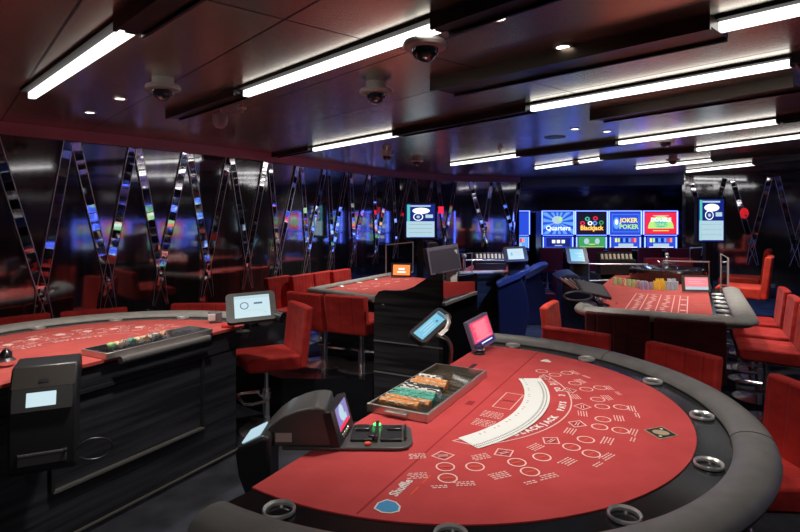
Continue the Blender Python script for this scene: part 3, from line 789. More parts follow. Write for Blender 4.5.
# ------------------------------------------------------------------ card shufflers
def shuffler_near():
    r = thing('card_shuffler', 'dark card shuffler with arched hood and side screen on the near table', 'card shuffler', (-.2,1.96,TT), 0)
    iv = inv(r)
    def W(x,y,z): return iv @ Vector((x,y,z))
    # base plate with rounded right end
    mb = MB(); pl = [(-.40,1.865),(-.0,1.86),(.03,1.875),(.045,1.91),(.04,2.04),(.015,2.07),(-.40,2.075)]
    mb.prism(pl, TT+.001, TT+.012, iv); mb.build('base_plate', PLASTIC_G, r, bevel=.003)
    mb = MB(); mb.box((-.135,1.975,TT+.016),(.075,.13,.010),iv); mb.box((-.03,1.975,TT+.016),(.075,.13,.010),iv); mb.build('card_well', PLASTIC, r, bevel=.003)
    mb = MB(); mb.box((-.135,2.0,TT+.026),(.05,.04,.012),iv); mb.box((-.02,2.0,TT+.025),(.05,.03,.010),iv); mb.box((-.083,1.975,TT+.026),(.012,.14,.02),iv); mb.box((-.10,1.94,TT+.022),(.02,.03,.014),iv); mb.box((.02,1.97,TT+.024),(.008,.11,.012),iv)
    mb.build('card_guides', STEEL_D, r, bevel=.002)
    MB().sphere(W(-.085,2.045,TT+.022), .009, sq=(1.6,1,.6)).build('status_led', LED_G, r)
    MB().cyl(W(-.11,1.885,TT+.012), W(-.11,1.885,TT+.02), .011).build('red_button', ORANGEP, r)
    # arched hood: side profile in X-Z
    prof = [(-.50,.90),(-.478,.965),(-.44,1.003),(-.40,1.032),(-.35,1.053),(-.31,1.063),(-.28,1.065),(-.255,1.06),(-.225,.94),(-.225,.933),(-.44,.933),(-.47,.90)]
    mb = MB(); mb.prism(prof, 1.868, 2.068, iv, axis='y'); mb.build('hood', PLASTIC_G, r, bevel=.012, seg=3)
    # silver-edged screen slab facing the tray
    TL, TR, BL = Vector((-.235,1.855,1.098)), Vector((-.195,2.075,1.125)), Vector((-.178,1.855,.945))
    TL, TR, BL = D(331,411,1.87), D(345.5,391,2.07), D(339.5,449,1.85)
    x = TR-TL; y = TL-BL; c = TL+x/2-y/2; M = iv @ frame(c, x, y)
    W_, H_ = x.length, y.length
    MB().prism(rrect(W_,H_,.01), -.03, 0, M).build('screen_case', PLASTIC, r, bevel=.002)
    s = MB().prism(rrect(W_*.66,H_*.62,.003,cx=.01,cy=H_*.10), .0002, .0012, M).build('side_screen', S_VIOLET, r, smooth=False)
    m = MB(); m.sphere((.0,H_*.18,.0016), .028, M, sq=(1,1,.02)); m.box((.02,H_*.0,.0016),(.05,.02,.0006),M); m.build('screen_graphics', S_PALE, s)
    MB().box((.005,-H_*.16,.0016),(W_*.6,H_*.10,.0006),M).build('screen_footer', S_RED, s, smooth=False)
    mb = MB()
    for k in range(4): mb.sphere((-.04+k*.022,-H_*.36,.002), .008, M, sq=(1,1,.4), n=10)
    mb.build('key_buttons', STEEL, r)
    MB().box((-.395,1.8665,.965),(.055,.003,.030),iv).build('sticker', LABELW, r, smooth=False)
    # body hanging at the edge with a slanted status screen
    prof = [(-.545,.935),(-.535,.952),(-.455,.990),(-.43,.985),(-.43,.80),(-.47,.775),(-.51,.79),(-.535,.86)]
    mb = MB(); mb.prism(prof, 1.81, 1.96, iv, axis='y'); mb.build('hanging_body', PLASTIC, r, bevel=.012, seg=3)
    a, b = Vector((-.530,1.81,.9565)), Vector((-.460,1.81,.9905)); M = iv @ frame((a+b)/2+Vector((0,.075,0)), b-a, (0,1,0))
    MB().prism(rrect(.066,.115,.004), 0, .004, M).build('status_screen', S_PALE, r, smooth=False)
    return r
shuffler_near()
def shuffler_left():
    c = L2(.57,-.25); 
    p = Vector(((44-400)/F*2.52, 2.52, .55))
    r = thing('card_shuffler', 'black card shuffler with white lit screen hanging on the left table\'s edge', 'card shuffler', p, face((-.42,.90)))
    # local: +y away from the viewer, x right ; profile in y-z
    w = .265
    prof = [(-.02,0),(-.05,.03),(-.045,.30),(-.02,.375),(.05,.470),(.20,.478),(.235,.46),(.24,.385),(.12,.33),(.12,.02)]
    MB().prism(prof, -w/2, w/2, axis='x').build('housing', PLASTIC, r, bevel=.012, seg=3)
    M = frame(Vector((0,-.033,.3375)), (1,0,0), (0,.025,.075))
    MB().prism(rrect(.235,.10,.006), 0, .008, M @ T(0,.0,0)).build('screen_bezel', PLASTIC, r)
    MB().prism(rrect(.115,.062,.002,cx=-.005), .008, .0095, M).build('status_screen', S_WHITE, r, smooth=False)
    M = frame(Vector((0,.015,.424)), (1,0,0), (0,.07,.095))
    MB().prism(rrect(.245,.10,.006), 0, .006, M).build('top_cover', mat('warm_black_plastic',(.045,.04,.036),.4), r)
    MB().prism(rrect(.04,.018,.003), .006, .009, M @ T(.0,-.02,0)).build('latch', PLASTIC, r)
    mb = MB()
    mb.tube([(-.09,-.052,.10),(-.085,-.085,.11),(.085,-.085,.11),(.09,-.052,.10)], .008, 8); mb.build('handle', PLASTIC_G, r)
    MB().box((0,-.05,.075),(.19,.02,.05)).build('vent_box', PLASTIC_G, r, bevel=.004)
    pts = [(.13,-.01,.10),(.17,-.03,.13),(.24,-.03,.12),(.27,0,.06),(.22,.02,.0),(.15,.02,-.01)]
    pts = [(.13+.075*(1-math.cos(t_)),-.02,.07+.05*math.sin(t_)) for t_ in [PI*.9*(k/14)*2 for k in range(15)]]
    MB().tube(pts, .004, 6).build('cable', PLASTIC, r)
    return r
shuffler_left()
mb = MB(); b0 = U(6,366); 
r = thing('stacked_cup_holder', 'chrome clip holder at the left edge of the left table', 'holder', (b0.x,b0.y,TT), 0)
MB().lathe([(.02,0),(.04,.01),(.045,.03),(.03,.045)], n=20).build('lower_ring', CHROME, r); MB().lathe([(.03,.045),(.028,.07),(.01,.09),(.001,.1)], n=20).build('upper_clip', STEEL_D, r)

# ------------------------------------------------------------------ middle table on the platform
mid = [(-.93,5.79),(-.22,5.17),(.62,6.65),(-.10,7.35)]
def poly_c(p): return Vector((sum(q[0] for q in p)/len(p), sum(q[1] for q in p)/len(p), 0))
def inset_poly(p, k):
    c = poly_c(p); return [(c.x+(q[0]-c.x)*k, c.y+(q[1]-c.y)*k) for q in p]
c = poly_c(mid)
r = thing('gaming_table', 'red felt gaming table on the platform between two rows of red stools', 'gaming table', (c.x,c.y,.35), 0)
iv = inv(r)
MB().prism(mid, TT-.02, TT, iv).build('felt_top', FELT2, r, smooth=False)
def railseg(mb, a, b, w=.05, h=.03, z=TT+.01, M=None):
    a = Vector((*a,z)); b = Vector((*b,z)); d_ = (b-a); L_ = d_.length; ang = math.atan2(d_.y,d_.x)
    MM = M @ T(a.x,a.y,a.z) @ Rz(ang)
    mb.prism([(w*math.cos(t_), h*math.sin(t_)) for t_ in [2*PI*k/12 for k in range(12)]], 0, L_, MM, axis='x')
mb = MB(); railseg(mb, mid[0], mid[3], .045, .028, M=iv); railseg(mb, mid[0], mid[1], .06, .034, M=iv)
mb.sphere((mid[0][0],mid[0][1],TT+.01), .05, iv, sq=(1,1,.6)); mb.build('armrest', LEATHER_L, r)
MB().prism(inset_poly(mid,.8), .36, TT-.021, iv).build('pedestal', WOODT, r, smooth=False)
mb = MB(); A_, B_ = Vector((*mid[0],TT)), Vector((*mid[3],TT)); 
for k in range(4):
    p = A_.lerp(B_, .25+.22*k)+nv*.075
    h_ = MB().lathe([(.02,TT),(.034,TT+.008),(.038,TT+.004),(.034,TT)], n=16, c=(p.x,p.y), M=iv).build('cup_holder', CUPM, r)
mb = MB()
for k in range(5):
    p = A_.lerp(B_, .2+.14*k)+nv*.28; ringflat(mb, (p.x,p.y), .05, .008, TT+.001, 16, iv)
    p = p+nv*.13; line(mb, (p.x,p.y), (p.x+.1*dv.x,p.y+.1*dv.y), .02, TT+.001, iv)
mb.build('layout_print', PRINT, r, smooth=False)
def ex_red(s, M, w, h): rects(s, M, [(0,h*.1,w*.35,h*.18,S_WT),(0,-h*.2,w*.5,h*.12,S_WT)])
q = 7.0
slab('betting_limit_sign', 'small orange-red lit sign standing at the far end of the middle table', 'sign', D(391,263,q), D(411,263.5,q+.05), D(392,276.5,q), .03, PLASTIC, S_ORANGE, extras=ex_red, rad=.005, inset=.08)

# dark wood pit cabinet with curved top line
r = thing('pit_cabinet', 'black oak pit cabinet with curved top edge behind the chip tray', 'cabinet', (-.2,4.6,0), 0)
iv = inv(r); K0 = Vector((-.215,4.55,0))
Mx = iv @ frame(K0, nv, (0,0,1))                       # x along n, y up, z towards the viewer
prof = [(0,0),(.62,0),(.62,1.265),(.57,1.262),(.50,1.235),(.43,1.19),(.36,1.145),(.28,1.115),(.18,1.105),(.09,1.103),(.045,1.09),(.012,1.05),(0,1.0)]
MB().prism(prof, -.03, 0, Mx).build('front_panel', WOOD, r, smooth=False)
mb = MB()
for z_, x1 in ((.685,.62),(.43,.62)): mb.box((x1/2,z_,.002),(x1,.010,.006),Mx)
mb.build('inlay_strip', ALU, r, smooth=False)
MB().lathe([(.001,.008),(.012,.008),(.016,.002),(.016,0)], n=16, M=Mx @ T(.085,.975,0)).build('lock', CHROME, r)
Ms = iv @ frame(K0+nv*.62, dv, (0,0,1))               # side going back along d
MB().prism([(0,0),(.72,0),(.72,1.02),(0,1.05)], -.03, -.0, Ms).build('side_panel', GLOSSB, r, smooth=False)
MB().prism([(0,1.075),(.70,1.04),(.70,1.13),(0,1.20)], -.02, .004, Ms).build('red_reflection_strip', mat('red_reflection_lacquer',(.55,.05,.045),.3,coat=.4,emit=(.55,.05,.03),es=.0), r, smooth=False)  # red felt mirrored in the polished side, put into the colour
mb = MB(); mb.box((.72,.6,0),(.02,1.2,.03),Ms); mb.build('edge_post', GLOSSB, r, smooth=False)
mb = MB(); mb.box((.35,1.03,.01),(.72,.03,.03),Ms); mb.build('side_ledge', mat('grey_ledge',(.2,.2,.2),.4), r, bevel=.005)
MB().prism([(.05,0),(.58,0),(.58,1.0),(.05,1.0)], -.72, -.031, Mx).build('cabinet_body', WOODT, r, smooth=False)
tag(MB().box((0,0,0),(.075,.075,.36), T(*D(451.5,270,4.85)) @ Rz(.5)).build('post', GREYPOST, bevel=.004), 'pale grey square post standing on the pit cabinet right of the monitor', 'post')
# point-of-sale monitor seen from behind
r, M, s = slab('monitor', 'dark monitor seen from behind on the pit cabinet, left of the grey post', 'monitor', D(425.5,248.5,4.62), D(456.5,243.5,4.85), D(432,275,4.62), .05, mat('slate_plastic',(.13,.115,.16),.4), mat('slate_plastic_dark',(.05,.045,.06),.45), rad=.006, insets=(.02,.012,.03,.012))
iv = inv(r)
mb = MB(); mb.cyl(iv @ D(436,272,4.7), iv @ Vector((D(436,272,4.7).x,4.7,1.0)), .05, .07); mb.build('monitor_stand', PLASTIC, r)
r = thing('countertop_printer', 'small grey device behind the monitor', 'printer', D(433,245,5.6)-Vector((0,0,.15)), 0)
MB().box((0,0,.12),(.10,.1,.1)).build('body', PLASTIC_M, r, bevel=.01); MB().box((0,0,.17),(.07,.06,.02)).build('paper_feed', WHITEP, r, bevel=.003); MB().cyl((0,0,-.33),(0,0,.07),.02).build('printer_pole', PLASTIC, r)

# glass guards with chrome frames
def guard(lab, pts, Z, group='glass guards with chrome frames'):
    a, b, c_, d_ = [D(x,y,z_) for (x,y),z_ in zip(pts, Z)]
    cen = (a+b+c_+d_)/4
    r = thing('glass_guard', lab, 'glass guard', cen, 0, group); iv = inv(r)
    q = [iv @ v for v in (a,b,c_,d_)]
    MB().tube(q, .010, 6, closed=True).build('chrome_frame', SATIN, r)
    n_ = (q[1]-q[0]).cross(q[2]-q[1]).normalized()*.004
    mb = MB(); mb.quad(q); mb.quad([v+n_ for v in q][::-1])
    for k in range(4): mb.quad([q[k],q[(k+1)%4],q[(k+1)%4]+n_,q[k]+n_])
    mb.build('glass_pane', GLASS, r, smooth=False)
    return r
guard('chrome-framed glass guard at the far end of the middle table, left of the orange sign', [(386,245),(413,242),(413,272),(386,275)], (7.4,7.4,7.4,7.4))
guard('chrome-framed glass guard on the far roulette table, left section behind the grey post', [(459,254),(472,253),(472,274),(459,276)], (7.3,7.3,7.3,7.3))
guard('chrome-framed glass guard on the far roulette table, wide section left of the tablet', [(465,260),(510,260.5),(510,275),(465,274)], (7.55,7.75,7.75,7.55))

# ------------------------------------------------------------------ roulette tables
def rack_of_chips(lab, c, ang, m=CH_W, n=8):
    r = thing('chip_rack', lab, 'chip rack', c, ang, 'black chip racks of the roulette tables')
    MB().box((0,0,.03),(n*.055+.04,.14,.06)).build('rack_base', PLASTIC, r, bevel=.006)
    for i in range(n):
        MB().cyl(((i-(n-1)/2)*.055,-.03,.06),((i-(n-1)/2)*.055,.0,.125),.018,.018,n=14).build('chip_column', m, r)
    MB().box((0,.06,.10),(n*.055+.04,.02,.09)).build('rack_back', PLASTIC, r, bevel=.004)
    return r
# near roulette table T5
r = thing('roulette_table', 'roulette table with red layout and grey rail at the right, wheel at its far end', 'roulette table', t5(-.4,1.4), math.atan2(dv.y,dv.x)-PI/2)
iv = inv(r)
def A5(a, b, z=0): return iv @ t5(a,b,z)
felt = [(-.80,0),(0,0),(.0,1.6),(.0,3.1),(-1.05,3.1),(-1.05,1.0),(-.96,.65),(-.79,.30)]
MB().prism([A5(*q)[:2] for q in felt], TT-.02, TT).build('felt_top', FELT2, r, smooth=False)
MB().prism([A5(*q)[:2] for q in [(.001,0),(.15,0),(.15,2.0),(.001,2.0)]], TT-.02, TT-.004).build('side_deck', GLOSSB, r, smooth=False)
# rail: sweep along a rounded path
path = []
for k in range(7): a_ = PI+PI/2*k/6; path.append((-.86+.10*math.cos(a_), -.0+.10*math.sin(a_)+.02))
path = [(-.97,.25),(-.97,.10)]+path[1:]+[(-.5,-.085),(-.1,-.085),(.10,-.08),(.18,-.04),(.215,.05),(.22,.4),(.22,1.1),(.22,1.95)]
mb = MB(); pts = [A5(a_,b_,TT-.005) for a_, b_ in path]
ring_prev = None
for i, p in enumerate(pts):
    tdir = (pts[min(i+1,len(pts)-1)]-pts[max(i-1,0)]).normalized(); sd = Vector((-tdir.y,tdir.x,0)); wv = .085 if i > 12 else .085
    rg = mb._v([p+sd*(wv*math.cos(t_))+Vector((0,0,.042*math.sin(t_))) for t_ in [2*PI*k/14 for k in range(14)]])
    if ring_prev:
        for k in range(14): mb._f([ring_prev[k],ring_prev[(k+1)%14],rg[(k+1)%14],rg[k]])
    else: mb._f(rg[::-1])
    ring_prev = rg
mb._f(ring_prev); mb.build('armrest', LEATHER_L, r, ang=60)
MB().prism([A5(*q)[:2] for q in [(-.85,.15),(.05,.15),(.05,3.0),(-.95,3.0)]], .02, TT-.021).build('pedestal', WOODT, r, smooth=False)
for k in range(6):
    p = A5(.075, .12+.27*k); 
    h_ = MB().lathe([(.034,TT-.06),(.040,TT+.006),(.050,TT+.012),(.054,TT+.004),(.05,TT-.003)], n=20, c=(p.x,p.y)).build('cup_holder', CUPM, r)
    MB().cyl((p.x,p.y,TT-.06),(p.x,p.y,TT-.055),.034).build('cup_base', CUPIN, h_)
mb = MB(); z = TT+.001; M5 = iv
def l5(a, b, w=.008): 
    p, q = A5(*a), A5(*b); line(mb, (p.x,p.y), (q.x,q.y), w, z)
for a_ in (-.65,-.54,-.42,-.30,-.25,-.185): l5((a_,.12),(a_,1.22))
for b_ in (.12,1.22): l5((-.65,b_),(-.185,b_))
rs = random.Random(5)
for a_ in (-.595,-.48,-.36):
    for k in range(12): p = A5(a_+rs.uniform(-.015,.015), .17+.09*k); mb.sphere((p.x,p.y,z), .022, sq=(1,1.1,.02), n=8)
for b_ in (.30,.62,.95): p = A5(-.217,b_); mb.box((p.x,p.y,z),(.045,.05,.001))
mb.build('layout_print', PRINT, r, smooth=False)
mb = MB(); 
for a_, b_ in ((-.06,.7),(-.09,.7),(-.12,.7)): p = A5(a_,b_); mb.sphere((p.x,p.y,z),.012,sq=(1,1,.03),n=8)
mb.build('maximum_print', GOLDP, r)
mb = MB()
for b_ in (.30,.36): p = A5(-.75,b_+.1); mb.box((p.x,p.y,z),(.02,.03,.001))
mb.build('felt_marks', BLACKP, r, smooth=False)
# wheel
wc = t5(-.42,2.62,TT)
r = thing('roulette_wheel', 'roulette wheel with chrome turret at the far end of the right roulette table', 'roulette wheel', wc, 0)
MB().lathe([(.40,0),(.43,.05),(.435,.13),(.42,.15),(.40,.15),(.34,.10),(.28,.075),(.001,.07)], n=48).build('bowl', mat('dark_wheel_wood',(.02,.016,.015),.15,coat=.6), r)
MB().lathe([(.29,.078),(.285,.10),(.25,.105),(.20,.10),(.08,.135),(.04,.15),(.001,.15)], n=40).build('wheel_head', STEEL_D, r)
t_ = MB().lathe([(.05,.14),(.03,.16),(.018,.19),(.032,.21),(.018,.23),(.014,.27),(.026,.285),(.012,.30),(.001,.305)], n=20).build('turret', CHROME, r)
MB().sphere((0,0,.315),.02).build('finial', WHITEP, t_)
mb = MB()
for k in range(4): a_ = k*PI/2+.4; mb.tube([(0,0,.215),(.10*math.cos(a_),.10*math.sin(a_),.20),(.13*math.cos(a_),.13*math.sin(a_),.225)], .008, 6)
mb.build('spokes', CHROME, r)
mb = MB()
for k in range(8): a_ = k*PI/4; mb.sphere((.36*math.cos(a_),.36*math.sin(a_),.12),.016,sq=(1,1,.5),n=8)
mb.build('ball_deflectors', CHROME, r)
# chip stacks
stk = []
for i in range(7): stk.append(('lc'[i%3 == 2], 615+i*4.6, 284.5+i*.6, 6, 'green and cream stacks left of the wheel'))
for i in range(3): stk.append(('p', 642+i*4.6, 289.6, 6, 'purple'))
for i in range(2): stk.append(('p', 640+i*4.6, 288.2, 6, 'purple'))
for i in range(3): stk.append(('y', 655+i*4.4, 289.8, 7, 'yellow'))
for i in range(2): stk.append(('y', 657.5+i*4.4, 287.2, 7, 'yellow'))
for i in range(3): stk.append(('b', 667.5+i*4.4, 290.2, 7, 'pale blue'))
for i in range(2): stk.append(('b', 669.5+i*4.4, 287.4, 7, 'pale blue'))
for i in range(4): stk.append(('c', 632+i*4.6, 286, 4, 'cream'))
cn = {'l':'lime green','c':'cream and orange','p':'purple','y':'yellow','b':'pale blue'}
ty = None
for (k, x, y, n_, w_) in stk:
    p = U(x, y)
    for j in range(n_):
        chip(k, .0135, Matrix.Translation(p+Vector((0,0,.0005+j*.0135))) @ Rz(random.random()*3), cn[k]+' chip in the stacks before the roulette wheel', cn[k]+' chips before the roulette wheel')
# small display on the roulette table
def ex_rou(s, M, w, h):
    rects(s, M, [(0,-h*.38,w,h*.22,S_PALE),(-w*.1,h*.15,w*.6,h*.06,S_PINKT),(0,0,w*.7,h*.05,S_PINKT),(0,h*.32,w*.8,h*.05,S_PINKT)])
q = 5.65
slab('betting_limit_sign', 'small screen with salmon picture standing on the roulette table beside the wheel', 'sign', D(682.5,275,q), D(709.5,275.5,q), D(683.5,291.5,q-.03), .03, PLASTIC_G, S_SALMON, extras=ex_rou, rad=.004, inset=.075)
guard('chrome-framed glass guard in front of the roulette wheel', [(663,261),(709,262),(709,279),(663,279)], (6.4,6.4,6.4,6.4))
guard('chrome-framed glass guard left of the roulette wheel, around the chip rack', [(589,264),(648,264.5),(648,279),(589,281)], (6.9,6.9,6.9,6.9))
guard('tall thin glass guard standing right of the roulette wheel', [(721,254),(728,258),(728,288),(721,288)], (6.1,5.9,5.9,6.1))
guard('black-edged glass guard behind the roulette wheel', [(690,248),(709,247),(709,262),(690,262)], (7.6,7.6,7.6,7.6))
rack_of_chips('black chip rack with pale chips at the far left of the right roulette table', D(616,262,7.4)-Vector((0,0,.02)), 0, CH_C)
mb = MB().box((0,0,0),(.5,.2,.2), T(*(D(616,262,7.4)-Vector((0,0,.12))))); tag(mb.build('rack_shelf', PLASTIC, bevel=.01), 'black shelf box carrying the chip rack of the right roulette table', 'shelf')
mb = MB().prism([(-.28,-.2),(.28,-.2),(.28,.2),(-.28,.2)], 0, .93, T((616-400)/F*7.42, 7.5, 0)); tag(mb.build('service_cabinet', WOODT, smooth=False), 'black service cabinet under the chip rack behind the roulette wheel', 'cabinet')
tag(MB().box((0,0,0),(.75,.06,1.05), T((668-400)/F*8.6,8.6,.525)).build('red_stand_in_panel', VELVET, bevel=.01), 'added red panel standing in for red chairs and reflections behind the roulette wheel', 'stand-in panel')  # added panel in place of red chairs and reflections, no real partition

def ex_tab(s, M, w, h): rects(s, M, [(w*.1,h*.15,w*.5,h*.06,S_PALE),(w*.2,-h*.1,w*.3,h*.06,S_PALE),(-w*.25,0,w*.12,h*.3,S_SKY)])
for lab, c4, q, ms in (('tablet with pale screen on a stand right of the far roulette table', ((503,247),(526,246),(505,262)), 7.4, S_WHITE), ('tablet with blue-white screen on a black stand left of the right roulette table', ((568,247),(589,247.5),(565,263)), 7.2, S_SKY)):
    r, M, s = slab('tablet_display', lab, 'screen', D(*c4[0],q+.05), D(*c4[1],q+.05), D(*c4[2],q-.08), .05, PLASTIC, ms, extras=ex_tab, rad=.03, insets=(.05,.05,.035,.035))
    iv = inv(r); m_ = D((c4[0][0]+c4[1][0])/2+2, c4[2][1]-3, q)
    MB().box((0,0,0),(.22,.14,m_.z-.0), iv @ T(m_.x+.02,m_.y+.1,m_.z/2)).build('stand', PLASTIC, r, bevel=.01)

# far roulette table T4
ft4 = [(.72,7.40),(1.42,7.62),(1.95,8.6),(1.15,8.8)]
c = poly_c(ft4)
r = thing('roulette_table', 'far red felt roulette table in the middle with glass guards and a chip rack', 'roulette table', (c.x,c.y,0), 0); iv = inv(r)
MB().prism(ft4, TT-.02, TT, iv).build('felt_top', FELT2, r, smooth=False)
mb = MB(); railseg(mb, ft4[0], ft4[1], .05, .03, M=iv); mb.build('armrest', LEATHER_L, r)
MB().prism(inset_poly(ft4,.85), .0, TT-.021, iv).build('pedestal', WOODT, r, smooth=False)
q_ = D(490,262,8.05)
tag(MB().box((0,0,0),(.46,.16,q_.z-.93), T(q_.x,q_.y,(q_.z+.93)/2-.01)).build('rack_shelf', PLASTIC, bevel=.01), 'black shelf box carrying the chip rack of the far roulette table', 'shelf')
rack_of_chips('black chip rack with pale chips on the far roulette table, left of its tablet', q_-Vector((0,0,.01)), 0, CH_C)
q_ = D(464,274,7.5); r = thing('chrome_bollard', 'small chrome knob post behind the grey post', 'post', (q_.x,q_.y,TT), 0)
MB().cyl((0,0,0),(0,0,.22),.025).build('stem', CHROME, r); MB().sphere((0,0,.24),.035).build('knob', WHITEP, r)
def ex_s(s, M, w, h): pass

# curved black podiums
def podium(lab, body, pad, Z, ribs=False, depth=.55):
    pts = [D(x,y,Z) for x, y in body]; c = pts[0].copy(); c.z = 0
    r = thing('dealer_podium', lab, 'podium', (c.x,c.y,0), 0, 'black curved podiums'); iv = inv(r)
    v = Vector((.15,.9,0)).normalized()*depth
    def ext(P, name, m, bev):
        mb = MB(); P = [iv @ p for p in P]; Q = [p+v for p in P]; n_ = len(P)
        A_, B_ = mb._v(P), mb._v(Q); mb._f(A_[::-1]); mb._f(B_)
        for i in range(n_): mb._f([A_[i],A_[(i+1)%n_],B_[(i+1)%n_],B_[i]])
        return mb.build(name, m, r, bevel=bev, seg=3, ang=50)
    body3 = [p if p.z > .05 else Vector((p.x,p.y,0)) for p in pts]
    ext(body3, 'curved_body', mat('podium_lacquer',(.014,.017,.045),.3,coat=.4), .02)  # black body with some of the blue highlight tinted in
    ext([D(x,y,Z-.04) for x, y in pad], 'padded_top', mat('blue_sheen_vinyl',(.05,.07,.18),.35), .012)  # blue highlight on the pad put into its colour
    if ribs:
        mb = MB()
        for k in range(6):
            a_, b_ = D(560+k*4.6,278+k*.5,Z-.07), D(574+k*4.2,288+k*1.2,Z-.07)
            mb.tube([iv @ a_, iv @ b_], .012, 6)
        mb.build('grille_ribs', STEEL, r)
    return r
podium('black curved podium with blue-lit padded top, nearer one left of the orange stool', [(497,284),(512,279),(521,277),(526,290),(529,305),(529,320),(526,332),(521,339),(499,339)], [(496,284),(508,278),(520,272),(531,268),(530,272),(520,279),(508,284),(499,288)], 7.3)
podium('black curved podium with blue-lit padded top, farther one', [(523,279),(533,275),(539,273),(544,285),(547,300),(546,312),(543,323),(524,324)], [(520,276),(532,270),(542,265),(549,264),(547,268),(538,274),(528,279),(522,280)], 8.6)
podium('black podium with ribbed top at the left end of the roulette table', [(563,281),(577,276),(588,285),(597,297),(602,312),(602,330),(598,400),(566,400),(562,330)], [(557,279),(566,275),(575,274),(580,277),(572,281),(562,283)], 5.35, True, .5)
q = 4.75
r, M, s = slab('keyboard_tray', 'black tilted tray at the left corner of the roulette table', 'tray', D(580,280,q+.25), D(608,286,q+.25), D(577,290,q), .02, PLASTIC, PLASTIC_G, rad=.01, inset=.06)
mb = MB(); c = U(583,297,.9)
tag(MB().tube([D(573+14*math.cos(t_)+5, 296+4.5*math.sin(t_), 4.62+.05*math.sin(3*t_)) for t_ in [2*PI*k/20 for k in range(21)]], .008, 6).build('coiled_cable', PLASTIC_G), 'coil of black cable left of the roulette layout', 'cable')
for k, (x, y) in enumerate(((600,303),(604,301),(597,300))):
    p = U(x,y); tag(MB().lathe([(.001,.03),(.022,.03),(.028,.015),(.022,0),(.001,0)], n=14).build('chrome_marker', CHROME), 'small dark chrome marker at the left corner of the roulette layout', 'marker', 'markers at the roulette corner').location = p

